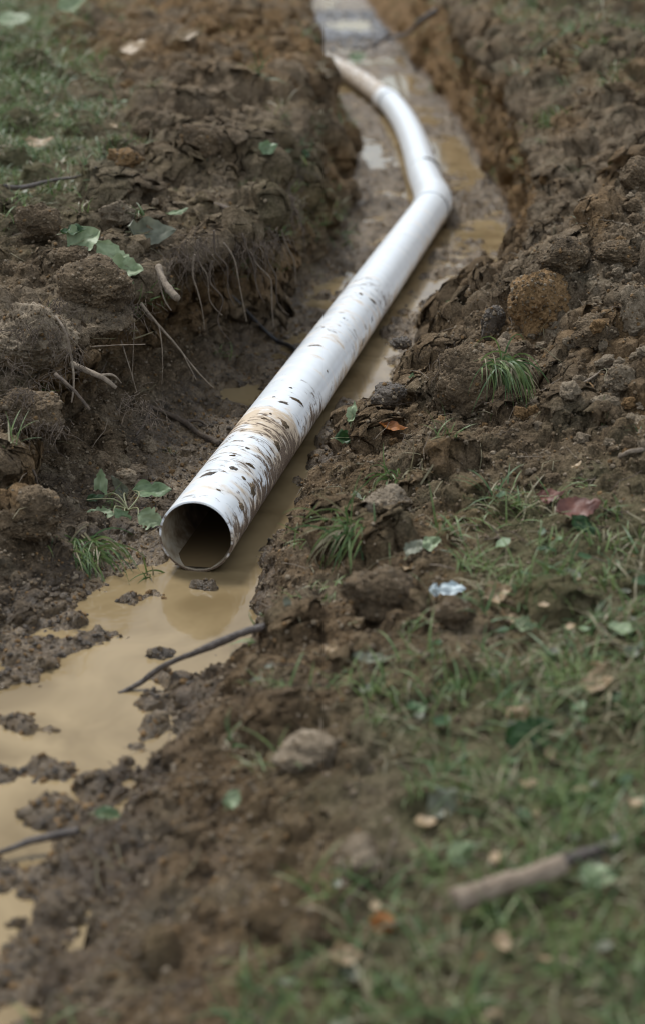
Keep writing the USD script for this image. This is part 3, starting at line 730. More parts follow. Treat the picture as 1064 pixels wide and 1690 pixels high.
big = [  # label, px, py, w, h, material, Z, seed
    ('large dark clod with a tuft of grass hanging on its right side', 778, 632, 138, 132, m_top, None, 3, 0.8),
    ('big rust brown flat faced clod below the dark one on the right heap', 884, 505, 128, 122, m_sub, None, 14, 0.8),
    ('dark brown rounded clod on top of the rust brown one', 930, 432, 92, 72, m_top, None, 8, 0.9),
    ('wet black lump at the left foot of the rust brown clod', 814, 532, 46, 62, m_wetsoil, None, 21, 0.8),
    ('brown clod cut by the right picture edge beside the grey arched clod', 1052, 512, 66, 100, m_dry, None, 23, 0.9),
    ('broken clod right of the rust brown clod under the grey arched clod', 985, 555, 90, 62, m_top, None, 24, 0.9),
    ('pale crumbling clod of dry clay near the right picture edge', 1032, 632, 72, 58, m_dry, None, 25, 0.9),
    ('tan grey flat topped clod lying on grass right of the pipe mouth', 643, 842, 104, 74, m_pale, None, 26, 0.8),
    ('wide brown clod on bare soil between the puddle and the grass', 632, 985, 142, 92, m_top, None, 27, 0.8),
    ('small brown clod just below the white paper scrap', 747, 1016, 74, 60, m_top, None, 28, 0.9),
    ('pale flat slab of soil among sparse grass in the foreground', 508, 1252, 118, 56, m_dry, None, 29, 0.9),
    ('blurred pale lump of soil near the bottom of the picture', 592, 1432, 100, 80, m_dry, None, 30, 0.9),
    ('muddy lump at the puddle edge behind the wet stick', 268, 1098, 66, 48, m_wetsoil, None, 31, 0.8),
    ('dark bluish clod at the left picture edge on the bank top', 62, 372, 86, 66, m_top, None, 32, 0.9),
    ('smooth dark clod in front of the bank top, left of the pale leaves', 118, 428, 84, 54, m_top, None, 33, 0.9),
    ('round lump of dry soil on the left bank behind the big leaves', 192, 356, 62, 46, m_dry, None, 34, 0.9),
    ('big blurred brown lump on the left bank beside a dark hollow', 332, 236, 78, 62, m_top, None, 35, 0.9),
    ('upright blurred lump on the left bank left of the dark hollow', 205, 262, 66, 40, m_sub, None, 36, 0.9),
    ('small grey stone like clod on the slope left of the pipe', 246, 735, 30, 32, m_dry, None, 37, 0.9),
    ('crumbly grey clod on the slope just behind the green leaf sprig', 205, 790, 44, 34, m_dry, None, 38, 0.9),
    ('rounded brown heap of soil at the left picture edge above the grass tuft', 40, 862, 130, 100, m_top, None, 39, 0.9),
    ('overhanging turf lump with dry roots above the undercut bank', 165, 478, 160, 96, m_top, 2.93, 41, 0.8),
    ('turf lump sagging over the undercut at the left picture edge', 50, 570, 165, 130, m_dry, 2.72, 42, 0.9),
    ('fibrous turf lump below the sagging one at the left picture edge', 40, 682, 128, 92, m_top, 2.58, 43, 0.9),
    ('clod in a row behind the arched clod at the right picture edge', 1022, 420, 92, 56, m_top, None, 44, 0.9),
    ('topmost clod of the right heap against the picture edge', 1050, 290, 60, 60, m_top, None, 45, 0.9),
    ('flat dark stone half sunk in the wet floor right of the pipe', 664, 568, 44, 22, m_wetsoil, None, 46, 0.9),
    ('wet mud lump right of the pipe in front of the green leaf', 640, 655, 64, 44, m_wetsoil, None, 47, 0.9),
]
clods = {}
for i, (lab, px, py, w, h, mt, Z, sd, dp) in enumerate(big):
    nm = 'turf_lump' if 'turf lump' in lab else 'soil_slab' if 'slab' in lab else 'dirt_clod'
    clods[i] = place_clod(nm, lab, 'dirt clod' if nm == 'dirt_clod' else nm.replace('_', ' '), px, py, w, h, mt, sd, 5 if h > 50 else 4, Z, dp)

# the grey arched clod
pa = [atZ(x, y, Z) for x, y, Z in ((950, 506, 2.98), (960, 487, 3.0), (985, 477, 3.02), (1012, 482, 3.02), (1030, 500, 3.0), (1036, 516, 2.99))]
t = thing('arched_clod', 'grey arched clod like a bent sausage on the right heap', 'dirt clod', pa[2])
v, f = tube(np.array(pa) - pa[2], [0.016, 0.021, 0.020, 0.018, 0.014, 0.010], 28, 0.3, 5, True, 8)
obj('soil', (v, f), m_pale, t)

MARKS = [('the large dark clod', 778, 632), ('the rust brown clod', 884, 505), ('the grey arched clod', 992, 490), ('the pale clay clod', 1032, 632), ('the tan flat topped clod', 643, 846), ('the orange leaf', 645, 716),
         ('the green sprout', 995, 705), ('the dull red leaf', 948, 852), ('the white paper scrap', 740, 985), ('the pipe mouth', 324, 885), ('the leafy sprig', 215, 835), ('the muddy root', 300, 695), ('the sagging turf lump', 50, 570), ('the left cavity', 40, 760),
         ('the olive grey leaf', 246, 402), ('the triangular pale leaf', 138, 415), ('the dark hollow', 250, 228), ('the top left grass', 60, 200), ('the pale slab', 512, 1248), ('the dark green blurred leaf', 872, 1222), ('the pale blurred stick', 820, 1495),
         ('the wide brown clod', 632, 985), ('the far lip', 480, 180), ('the elbow', 715, 345), ('the orange trench wall', 850, 230), ('the top right grass', 960, 60), ('the black cable', 430, 540)]
NTH = ['leftmost', 'second', 'third', 'fourth', 'fifth', 'sixth', 'seventh', 'eighth', 'ninth', 'tenth', 'eleventh', 'twelfth']
WAIT = []


def label_later(prim, P3, what):
    q = proj(P3); x, y = float(q[0]), float(q[1])
    nm, mx_, my_ = min(MARKS, key=lambda m: (m[1] - x) ** 2 + (m[2] - y) ** 2)
    dx, dy = x - mx_, y - my_
    rel = ('right of' if dx > 0 else 'left of') if abs(dx) > abs(dy) else ('below' if dy > 0 else 'above')
    WAIT.append((f'{what} {rel} {nm}', x, prim))


def write_labels():
    from collections import defaultdict
    by = defaultdict(list)
    for lab, x, p in WAIT: by[lab].append((x, p))
    for lab, l in by.items():
        l.sort(key=lambda t_: t_[0])
        for i, (x, p) in enumerate(l):
            o = '' if len(l) == 1 else 'rightmost ' if i == len(l) - 1 else (NTH[i] + (' from left ' if i else ' ')) if i < len(NTH) else ''
            p.GetPrim().SetCustomDataByKey('label', o + lab)


# small clods, one thing each, thrown over heap, slopes and banks: copies of a few shapes
UsdGeom.Scope.Define(stage, '/World/Looks/protos') if False else None
protos = []
for i in range(8):
    mt = [m_top, m_dry, m_sub, m_top, m_dry, m_sub, m_dry, m_top][i]
    c = stage.CreateClassPrim(f'/World/small_clod_class_{i:03d}')
    v, f = clod(100 + i, 4, (1.15, 0.95, 0.85), 9, 0.42, 0.22)
    usdkit.mesh(stage, f'{c.GetPath()}/soil', (v, f), mt, smooth=True)
    protos.append(c.GetPath())
rs = np.random.default_rng(12)
yf_ = lambda k: flat[k, 1]


def sow(poly, n, smin, smax, lo=0.0, pale=0.1, floor=False):
    """picks n spots of the ground inside a polygon drawn on the photograph"""
    from shapely.geometry import Polygon, Point
    from shapely import contains_xy
    ok = contains_xy(Polygon(poly), QV[:, 0], QV[:, 1])
    ii = np.nonzero(ok)[0]
    # only what is in front
    a = area.ravel()[vis[ii]]
    pk = rs.choice(ii, n, replace=False, p=a / a.sum())
    return vis[pk]


for poly, n, smin, smax, lab, grp, which in (
        ([(830, 560), (960, 540), (1064, 250), (1064, 760), (860, 720), (830, 640)], 128, .009, .027, 'small crumbly clod in the spoil heap on the right', 'small clods in the right heap', (0, 1, 4, 6, 2, 1)),
        ([(560, 700), (720, 690), (1064, 720), (1064, 790), (520, 840)], 30, .005, .014, 'small crumb of brown soil on the slope below the heap', 'small clods on the right slope', (0, 2, 3, 1)),
        ([(80, 660), (300, 660), (330, 760), (260, 800), (120, 850), (40, 820)], 45, .004, .014, 'small lump of soil on the slope left of the pipe', 'small clods on the left slope', (0, 1, 3, 4)),
        ([(150, 300), (330, 300), (400, 380), (230, 420), (100, 380)], 25, .006, .020, 'small clod on the dry top of the left bank', 'small clods on the left bank', (1, 4, 0)),
        ([(150, 30), (460, 20), (470, 250), (200, 250)], 22, .02, .06, 'blurred clod on the far part of the left bank', 'clods on the far left bank', (2, 0, 5)),
        ([(880, 120), (1064, 120), (1064, 330), (900, 360)], 18, .015, .05, 'blurred clod on the far part of the right spoil bank', 'clods on the far right bank', (0, 2, 1))):
    for k in sow(poly, n, smin, smax):
        s = smin * (smax / smin) ** rs.beta(1.1, 2.0)
        R = frame(NF[k] * 0.6 + [0, 0, 0.5], rs.uniform(0, 6.28)) @ trimesh.transformations.rotation_matrix(rs.uniform(-0.7, 0.7), [1, 0.3, 0])[:3, :3]
        wi_ = which[rs.integers(len(which))]
        cp = copy_of(protos[wi_], 'small_clod', xform(flat[k] + NF[k] * s * 0.3, R, s), lab, 'dirt clod', grp)
        label_later(cp, flat[k], ('blurred ' if yf_(k) > 3.7 else '') + ('tiny ' if s < .009 else 'small ' if s < .018 else 'fist sized ' if s > .035 else '') + ['dark', 'dry grey', 'rusty', 'dark', 'dry grey', 'rusty', 'dry grey', 'dark'][wi_] + ' clod')


# ------------------------------------------------------------------ scattered crumbs and grass: PointInstancers
def scatter(name, label, cat, builders, pos, nrm, scale, tilt=0.5, seed=0):
    pi = UsdGeom.PointInstancer.Define(stage, numbered('/World', name))
    rr = np.random.default_rng(seed)
    paths = []
    for i, (v, f, mt) in enumerate(builders):
        m = usdkit.mesh(stage, f'{pi.GetPath()}/kinds/kind_{i:03d}', (v, f), mt, smooth=True)
        paths.append(m.GetPath())
    pi.CreatePrototypesRel().SetTargets(paths)
    n = len(pos)
    pi.CreateProtoIndicesAttr(Vt.IntArray.FromNumpy(rr.integers(0, len(builders), n).astype(np.int32)))
    pi.CreatePositionsAttr(Vt.Vec3fArray.FromNumpy(np.asarray(pos, np.float32)))
    from scipy.spatial.transform import Rotation as Ro
    up = np.asarray(nrm) * tilt + np.array([0, 0, 1.0]) * (1 - tilt) + rr.normal(0, 0.18, (n, 3)); up /= np.linalg.norm(up, axis=1, keepdims=True)
    sp = rr.uniform(0, 2 * math.pi, n); a = np.stack([np.cos(sp), np.sin(sp), 0 * sp], 1)
    x = a - up * (a * up).sum(1, keepdims=True); x /= np.linalg.norm(x, axis=1, keepdims=True)
    M = np.stack([x, np.cross(up, x), up], -1)
    q = Ro.from_matrix(M).as_quat()
    pi.CreateOrientationsAttr(Vt.QuathArray([Gf.Quath(float(w), float(a), float(b), float(c)) for a, b, c, w in q]))
    pi.CreateScalesAttr(Vt.Vec3fArray.FromNumpy(np.repeat(np.asarray(scale, np.float32)[:, None], 3, 1)))
    tag(pi, label, cat, None, 'stuff')


def choose(weight, n, seed):
    rr = np.random.default_rng(seed)
    w = weight[vis]; w = w / w.sum()
    return vis[rr.choice(len(vis), n, replace=True, p=w)]


af, yf = area.ravel(), flat[:, 1]
tf, flf, pdf = TURF.ravel(), fl.ravel(), PD.ravel()
ck = choose(af / (1 + (yf / 3.2) ** 3) * (1 - 0.8 * np.clip(tf * 1.4, 0, 1)) * (pdf > 0.07) * (1 - 0.85 * flf), 60000, 5)
cpos = np.vstack([flat[ck] + NF[ck] * 0.001] + [a for a, b in ON_CLODS]); cnrm = np.vstack([NF[ck]] + [b for a, b in ON_CLODS])
rc = np.random.default_rng(6)
scatter('soil_crumbs', 'loose crumbs of brown soil strewn over the earth', 'soil crumbs',
        [(*clod(300 + i, 1, (1, .85, .75), 7, .16, .0), m) for i, m in enumerate([m_top, m_dry, m_top, m_sub, m_top, m_top, m_dry, m_dry])],
        cpos, cnrm, 0.0016 + 0.0070 * rc.beta(1, 3.4, len(cpos)), 0.8, 7)
fk = choose(af / (1 + (yf / 3.5) ** 2) * flf * (pdf > 0.065) * (flat[:, 2] > WATER - 0.004) * (flat[:, 2] < WATER + 0.03), 16000, 15)
scatter('mud_crumbs', 'wet specks of mud and grit on the trench floor', 'mud crumbs',
        [(*clod(330 + i, 1, (1, .8, .6), 7, .16, .0), m) for i, m in enumerate([m_wetsoil, m_wetsoil, m_sub, m_top])],
        flat[fk], NF[fk], 0.0015 + 0.009 * rc.beta(1, 3.0, len(fk)), 0.8, 8)


m_gravel = soil_mat('grey_stone', (0.10, 0.105, 0.11), (0.26, 0.27, 0.285), (0.46, 0.47, 0.49), 0.6)
gc = at(570, 42, -0.05)
gw = choose(af * np.exp(-((flat[:, 0] - gc[0]) / .30) ** 2 - ((yf - gc[1]) / 1.5) ** 2) * (flf > .3), 1500, 95)
scatter('gravel', 'pale grey gravel heaped in the trench beyond the far end of the pipe', 'gravel', [(*clod(360 + i, 2, (1, .8, .6), 7, .12, .03), m_gravel) for i in range(4)], flat[gw] + [0, 0, .02], NF[gw], 0.014 + 0.03 * rc.beta(1.2, 2, len(gw)), .5, 96)


def blades(seed, n, length, width, spread, curl, segs=6, lean=0.5):
    r = np.random.default_rng(seed); V, Fc = [], []
    for b in range(n):
        a = r.uniform(0, 2 * math.pi); L = length * r.uniform(0.5, 1.25); w = width * r.uniform(0.6, 1.15)
        base = np.array([r.normal(0, spread), r.normal(0, spread), -0.004]); hd = np.array([math.cos(a), math.sin(a), 0])
        th = lean * r.uniform(0.3, 1.5); p = base.copy(); sd = np.array([-hd[1], hd[0], 0]); tw = r.uniform(-0.6, 0.6)
        k0 = len(V); cu = curl * r.uniform(0.4, 1.5)
        for i in range(segs + 1):
            q = i / segs; ww = w / 2 * (1 - q ** 2.2) + 0.00008
            sdt = sd * math.cos(tw * q) + np.array([0, 0, 1]) * math.sin(tw * q) * 0.5
            V += [p - sdt * ww, p + sdt * ww]
            th2 = min(th + cu * q, 2.1)
            p = p + (hd * math.sin(th2) + np.array([0, 0, 1]) * math.cos(th2)) * L / segs
        for i in range(segs):
            a0 = k0 + 2 * i
            Fc += [[a0, a0 + 1, a0 + 3], [a0, a0 + 3, a0 + 2]]
    return np.array(V), np.array(Fc)


def leaf(seed, L=0.05, W=0.03, curl=0.3, fold=0.25, wave=0.004, point=1.3, nu=12, nv=9):
    r = np.random.default_rng(seed)
    u = np.linspace(0, 1, nu); v = np.linspace(-1, 1, nv)
    prof = np.sin(math.pi * u ** 0.8) ** 0.75 * (1 - 0.25 * u ** point) + 0.015
    prof *= 1 + 0.13 * r.normal(size=nu)
    x = np.broadcast_to(u[:, None] * L, (nu, nv)).copy()
    y = prof[:, None] * v * W / 2
    z = fold * np.abs(y) + curl * L * 1.6 * (u[:, None] - 0.5) ** 2 * r.uniform(0.5, 1.3) + wave * (meshkit.fbm(np.stack([x / L * 3.2 + seed, y / W * 3.2, 0 * x], -1), 3, seed) - 0.5) * 2 + curl * 0.6 * y * v * r.uniform(-1, 1)
    x = x - L / 2 + 0.06 * L * (np.abs(v)[None] ** 2)
    V = np.stack([x, y, z], -1).reshape(-1, 3); i = np.arange(nu * nv).reshape(nu, nv)
    f = np.vstack([np.stack([i[:-1, :-1].ravel(), i[1:, :-1].ravel(), i[1:, 1:].ravel()], 1), np.stack([i[:-1, :-1].ravel(), i[1:, 1:].ravel(), i[:-1, 1:].ravel()], 1)])
    return V, f


gb = []
for i, (n, L, mt) in enumerate([(9, .045, m_grassA), (8, .055, m_grassB), (8, .040, m_grassA), (8, .05, m_grassA), (7, .05, m_grassC), (9, .035, m_grassA), (8, .045, m_grassC), (8, .05, m_grassB)]):
    gb.append((*blades(500 + i, n, L, 0.0026, 0.010, 1.1, 5, 0.75), mt))
tw = np.clip(tf * 1.4 + 2.2 * n_b.ravel() + 2.4 * n_a.ravel() - 0.46, 0, 1) ** 1.2
gk = choose(af * tw * (flf < 0.2) / (1 + (yf / 2.8) ** 0.7), 16500, 25)
scatter('grass', 'short matted green grass with dry straw on the trench banks', 'grass', gb, flat[gk], NF[gk], rc.uniform(0.6, 1.25, len(gk)) * (1 + .5 * smooth(3.5, 6, yf[gk])), 0.4, 27)
# small broad weed leaves in the turf
wk = choose(af * tw * (flf < 0.2) / (1 + (yf / 2.6) ** 2), 800, 35)
scatter('weed_leaves', 'small broad weed leaves and scraps growing through the grass', 'weeds',
        [(*leaf(600 + i, .018, .013, .3, .3, .002, 1.3, 6, 5), m) for i, m in enumerate([m_leafgreen, m_leafgrey, m_leafgrey, m_leafdark, m_leaftan])],
        flat[wk] + [0, 0, .008], NF[wk], rc.uniform(0.6, 1.5, len(wk)), 0.3, 37)
# straw and fibres lying on the soil
sb = [(*tube(np.array([[-.5, 0, 0], [-.2, .05 * i, .03], [.15, -.04, .05], [.5, .06, 0]]) * [0.05, .05, .05], [.0004, .0006, .0006, .0003], 4), m) for i, m in enumerate([m_root, m_grassC, m_rootdark])]
sk = choose(af * (flf < 0.3) / (1 + (yf / 2.6) ** 2.5), 2600, 45)
scatter('straw', 'loose straw bits and fine root fibres lying on the soil', 'straw', sb, flat[sk] + NF[sk] * .002, NF[sk], rc.uniform(0.5, 1.5, len(sk)), 0.8, 47)


def hanging(seed, n, length, width, spread, heading, fan, grav, segs=8):
    r = np.random.default_rng(seed); V, Fc = [], []
    for b in range(n):
        d = np.asarray(heading, float) + r.normal(0, fan, 3); d /= np.linalg.norm(d)
        L = length * r.uniform(0.45, 1.2); w = width * r.uniform(0.6, 1.15); p = np.array([*r.normal(0, spread, 2), r.normal(0, spread * .4)])
        k0 = len(V); gr = grav * r.uniform(.6, 1.5); side = r.normal(0, .35, 3)
        for i in range(segs + 1):
            q = i / segs; ww = w / 2 * (1 - q ** 2.2) + 0.00008
            sd = np.cross(d, [0, -1, .3] + side * .6); sd /= np.linalg.norm(sd)
            V += [p - sd * ww, p + sd * ww]
            p = p + d * L / segs
            d = d + np.array([0, 0, -gr / segs]) + side * .12; d /= np.linalg.norm(d)
        for i in range(segs):
            a0 = k0 + 2 * i
            Fc += [[a0, a0 + 1, a0 + 3], [a0, a0 + 3, a0 + 2]]
    return np.array(V), np.array(Fc)


# grass tufts that stand out, one thing each
def tuft(label, px, py, n, L, spread, curl, lean, seed, down=None, Z=None, width=0.0028):
    p, nn, Zg = hit(px, py)
    if Z: p = atZ(px, py, Z)
    t = thing('grass_tuft', label, 'grass tuft', p)
    for k, (mt, q) in enumerate(((m_grassA, .45), (m_grassB, .3), (m_grassC, .25))):
        v, f = blades(seed + k, max(3, int(n * q)), L, width, spread, curl, 8, lean)
        if down is not None:
            v, f = hanging(seed + k, max(3, int(n * q)), L, width, spread, down, .42, curl)
        if n < 10:
            for q0 in range(len(v) // 18):
                sel = (f[:, 0] >= 18 * q0) & (f[:, 0] < 18 * q0 + 18)
                obj('blade', (v[18 * q0:18 * q0 + 18], f[sel] - 18 * q0), mt, t)
        else:
            obj('blades', (v, f), mt, t).SetCustomDataByKey('kind', 'stuff')
    return t


tuft('grass tuft hanging down the right side of the large dark clod', 824, 600, 100, .09, .012, 2.8, .45, 700, (0.35, -0.55, 0.1), 2.64, .0026)
tuft('dark drooping grass tuft on the mud left of the pipe mouth', 134, 905, 120, .085, .020, 2.0, .8, 710, (0.45, -0.5, 0.25))
tuft('flattened grass tuft at the water edge below the leaf sprig', 245, 952, 34, .05, .012, 1.2, .9, 720, (0.1, -0.6, 0.3))
tuft('long pale grass tuft beside the tan grey clod', 650, 790, 34, .06, .010, 1.8, .8, 730, (-0.2, -0.3, 0.6))
tuft('bent grass tuft spilling left of the tan grey clod', 588, 872, 80, .085, .018, 1.6, .9, 740, (-0.5, -0.4, 0.3))
tuft('single upright green grass sprout on the right heap', 995, 705, 6, .05, .002, .2, .1, 750, None, None, .003)
tuft('small grass sprig on the slope left of the pipe', 288, 748, 9, .028, .006, .8, .5, 760)
tuft('grass tuft among sparse straw above the red leaf', 850, 820, 60, .055, .035, 1.2, 1.0, 770)
tuft('grass tuft at the left picture edge above the cavity', 12, 735, 22, .06, .012, 1.1, .7, 780)


# ------------------------------------------------------------------ leaves, one thing each
def put_leaf(label, px, py, L, W, mat, seed, spin=0.0, tilt=(0, -0.3, 1), curl=.5, fold=.35, up=0.006, name='fallen_leaf', cat='leaf', Z=None, group=None, wave=.009):
    p, n, Zg = hit(px, py)
    if Z: p = atZ(px, py, Z)
    Rm = frame(np.asarray(tilt, float) + n * 0.35, spin)
    x = thing(name, label, cat, group=group, matrix=xform(p + np.array([0, -0.4, 1]) * up, Rm))
    obj('blade', leaf(seed, L, W, curl, fold, wave), mat, x)
    if name == 'fallen_leaf':
        obj('midrib', tube([[-L * .62, 0, .0005], [-L * .3, 0, .001 + curl * L * .05], [0, 0, .0008], [L * .35, 0, .001 + curl * L * .04]], [.0009, .0008, .0006, .0003], 6), m_stem, x)


for a in [
    ('pale green triangular leaf with a small hole on the left bank edge', 138, 415, 0.070, 0.062, m_leafpale, 1, .9, (0.1, -.8, .6)),
    ('dark green leaf behind the triangular pale leaf', 122, 402, 0.048, 0.036, m_leafdark, 2, .2, (0, -.6, .8)),
    ('pale green lobed leaf in the middle of the bank edge group', 186, 438, 0.081, 0.048, m_leafpale, 3, -.75, (.1, -.8, .6)),
    ('green leaf draped lowest over the bank edge', 208, 462, 0.074, 0.054, m_leafpale, 4, -.4, (.1, -.9, .5)),
    ('small pale leaf tip below the draped leaf', 205, 482, 0.044, 0.026, m_leafpale, 5, -.6, (0, -.9, .4)),
    ('large olive grey leaf cupped over the bank edge hollow', 246, 402, 0.094, 0.056, m_leafgrey, 6, 0.1, (0, -.8, .6)),
    ('small yellow green leaf right of the olive grey leaf', 292, 368, .05, .018, m_leafpale, 7, .5, (0, -.6, .8)),
    ('bright green upright leaf beside the pipe on the wet mud', 570, 730, .042, .032, m_leafdark, 8, .1, (0, -.9, .4)),
    ('pale curled leaf left of the bright green leaf by the puddle', 582, 690, .04, .018, m_leafpale, 9, 1.0, (-.5, -.6, .5)),
    ('crumpled orange leaf on the soil right of the pipe', 645, 716, .048, .026, m_leaforange, 10, .1, (0, -.4, .9)),
    ('large dull red leaf on the grass near the right picture edge', 948, 852, .062, .045, m_leafred, 11, .3, (0, -.7, .7)),
    ('green leaf standing beside the dull red leaf', 962, 878, .046, .022, m_leafdark, 12, -.7, (.2, -.8, .5)),
    ('brown red folded leaf behind the dull red leaf', 905, 828, .04, .026, m_leafred, 13, 0, (0, -.5, .8)),
    ('pale green small leaf left of the white paper scrap', 705, 908, .032, .024, m_leafpale, 14, .3, (0, -.7, .6)),
    ('grey green leaf under the tan grey clod', 682, 918, .03, .026, m_leafgrey, 15, .8, (0, -.6, .7)),
    ('tan crinkled leaf right of the white paper scrap', 818, 990, .034, .03, m_leaftan, 16, .4, (0, -.8, .6)),
    ('tan leaf flake below the crinkled tan leaf', 840, 1030, .03, .018, m_leaftan, 17, 0, (0, -.4, .8)),
    ('yellow green leaf flake lying in grass below the tan flakes', 866, 1046, .03, .018, m_leafpale, 18, -.6, (0, -.6, .8)),
    ('large dark green blurred leaf standing in the foreground grass', 872, 1222, .055, .035, m_leafdark, 19, .5, (0, -.9, .4)),
    ('tan blurred leaf above the large dark green leaf', 852, 1190, .028, .022, m_leaftan, 20, .5, (0, -.7, .7)),
    ('pale brown leaf in the grass near the right edge above the big dark leaf', 982, 1142, .035, .025, m_leaftan, 21, 0, (0, -.5, .8)),
    ('blurred pale green leaf in the middle of the foreground grass', 728, 1338, .036, .03, m_leafgrey, 22, .9, (0, -.9, .4)),
    ('blurred pale green leaf standing in bare soil of the foreground', 384, 1330, .022, .02, m_leafpale, 23, 1.2, (0, -.9, .4)),
    ('bright green leaf lying at the edge of the lowest puddle', 178, 1356, .03, .018, m_leafgreen, 24, 0, (0, -.4, .8)),
    ('blurred red orange leaf at the bottom of the picture', 632, 1536, .022, .024, m_leaforange, 25, 1.3, (0, -.9, .4)),
    ('blurred tan leaf scrap at the bottom below the red orange leaf', 566, 1590, .028, .02, m_leaftan, 26, 0, (0, -.6, .7)),
    ('grey curled leaf on bare soil below the brown clod', 612, 1100, .05, .018, m_leafgrey, 27, -.1, (0, -.5, .8)),
    ('small tan flake on bare soil below the wide brown clod', 588, 1036, .018, .014, m_leaftan, 28, .4, (0, -.6, .7)),
    ('pale leaf bit at the left end of the bare soil patch', 549, 1084, .02, .018, m_leaftan, 29, .9, (0, -.7, .6)),
    ('pale tan leaf in blurred grass near the bottom right stick', 978, 1458, .03, .024, m_leafpale, 30, .2, (0, -.6, .7)),
    ('pale leaf standing just above the pale stick', 758, 1420, .028, .024, m_leafpale, 31, .6, (0, -.8, .5)),
    ('green sprout leaf at the right edge of the clod heap gap', 678, 632, .02, .012, m_leafgreen, 32, 1.2, (0, -.8, .5)),
    ('pale far leaf on the left lawn below the picture top', 330, 268, .05, .03, m_leafpale, 33, -.5, (0, -.7, .7)),
    ('big pale far leaf in the top left grass', 65, 250, .08, .05, m_leaftan, 34, .1, (0, -.5, .8)),
    ('pale blue green plant leaf in the top left corner', 22, 42, .16, .12, m_leafpale, 35, .1, (0, -.8, .6)),
    ('light green weed leaf at the top left beside orange soil', 122, 18, .14, .10, m_leafpale, 36, .4, (0, -.7, .6)),
    ('pale stone coloured leaf on orange soil at top left', 222, 90, .10, .07, m_leaftan, 37, .2, (0, -.6, .7)),
    ('tiny white leaf speck on the orange soil at top', 308, 68, .10, .05, m_leaftan, 38, .6, (0, -.6, .7)),
    ('green weed leaf on the far left trench lip', 440, 250, .05, .04, m_leafgreen, 39, .6, (.4, -.7, .4)),
    ('green weed leaf beside the far end of the white pipe', 588, 96, .13, .10, m_leafgreen, 40, .2, (0, -.8, .6)),
]:
    put_leaf(*a, up=.022 if a[2] < 520 and a[1] < 320 else .009)
put_leaf('white blue paper scrap lying in grass right of the brown clod', 742, 984, .034, .022, m_scrap, 60, -.1, (0, -.6, .7), .1, .1, .012, 'paper_scrap', 'paper scrap')
put_leaf('smaller white scrap touching the left end of the larger paper scrap', 716, 986, .016, .018, m_scrap, 61, -.3, (0, -.7, .6), .1, .1, .012, 'paper_scrap', 'paper scrap')

# leaf litter in the grass: many alike, one thing each
lp = []
for i, mt in enumerate([m_leaftan, m_leafpale, m_leafgreen, m_leafgrey, m_leaftan, m_leafdark]):
    c = stage.CreateClassPrim(f'/World/litter_leaf_class_{i:03d}')
    usdkit.mesh(stage, f'{c.GetPath()}/blade', leaf(800 + i, .024, .016, .4, .3, .004, 1.3, 9, 7), mt, smooth=True)
    lp.append(c.GetPath())
litter_w = af * np.clip(tf, 0.03, 1) * (flf < 0.2) / (1 + (yf / 3) ** 1.2)
for k in choose(litter_w, 120, 55):
    far_ = yf[k] > 3.6
    li = rs.integers(6)
    cp = copy_of(lp[li], 'litter_leaf', xform(flat[k] + [0, 0, .009], frame(NF[k] * .6 + rs.normal(0, .35, 3) + [0, -.2, .5], rs.uniform(0, 6.28)), rs.uniform(0.5, 1.3) * (1.8 if far_ else 1)),
            'small leaf scrap in the far grass beyond the trench bank' if far_ else 'small faded leaf scrap in the grass right of the trench' if flat[k, 0] > -.2 else 'small faded leaf scrap on the left bank', 'leaf',
            'far leaf scraps' if far_ else 'leaf scraps in the right grass' if flat[k, 0] > -.2 else 'leaf scraps on the left bank')
    label_later(cp, flat[k], ['tan', 'pale green', 'green', 'grey green', 'tan', 'dark green'][li] + ' leaf scrap')

# the leafy sprig beside the pipe's mouth
base, bn, bz = hit(212, 848)
sp = thing('leafy_sprig', 'torn sprig of broad green leaves lying left of the pipe mouth', 'sprig', base)


def sprig_leaf(px, py, L, W, mt, seed, tilt, spin, dz=0.008, curl=.3):
    p, n, Z = hit(px, py)
    p = atZ(px, py, min(Z, bz + 0.08)) - base + np.array([0, -0.006, dz])
    v, f = leaf(seed, L, W, curl, .35, .005, 1.3, 16, 11)
    obj('leaf', (v @ frame(tilt, spin).T + p, f), mt, sp)
    obj('stem', tube([np.array([0, -.006, .008]), p * .5 + [0, -.004, .014], p + frame(tilt, spin) @ np.array([-L * .45, 0, 0.002])], [.0016, .0012, .0009], 7, sub=4), m_stem, sp)


sprig_leaf(166, 810, .056, .026, m_leafpale, 900, (.35, -.85, .35), 1.9)
sprig_leaf(201, 812, .048, .022, m_leafgrey, 901, (-.3, -.85, .3), 1.5)
sprig_leaf(250, 824, .062, .040, m_leafgreen, 902, (.1, -.6, .75), .05, .016, .2)
sprig_leaf(170, 855, .044, .026, m_leafpale, 903, (-.1, -.65, .65), 2.9)
sprig_leaf(203, 861, .036, .026, m_leafgreen, 904, (.2, -.75, .6), 2.2)
sprig_leaf(248, 866, .042, .038, m_leafpale, 905, (0, -.8, .55), -.5, .012, .1)
sprig_leaf(158, 828, .03, .016, m_leafdark, 906, (.1, -.5, .8), .5)


# ------------------------------------------------------------------ roots, sticks, cable
def path_on(pts, lift=0.004, Z=None):
    out = []
    for q in pts:
        if len(q) == 4: out.append(at(q[1], q[2], q[3]))
        elif len(q) == 3: out.append(atZ(*q))
        else:
            p, n, Zg = hit(*q); out.append(p + np.array([0, -0.3, 1]) * lift)
    return np.array(out)


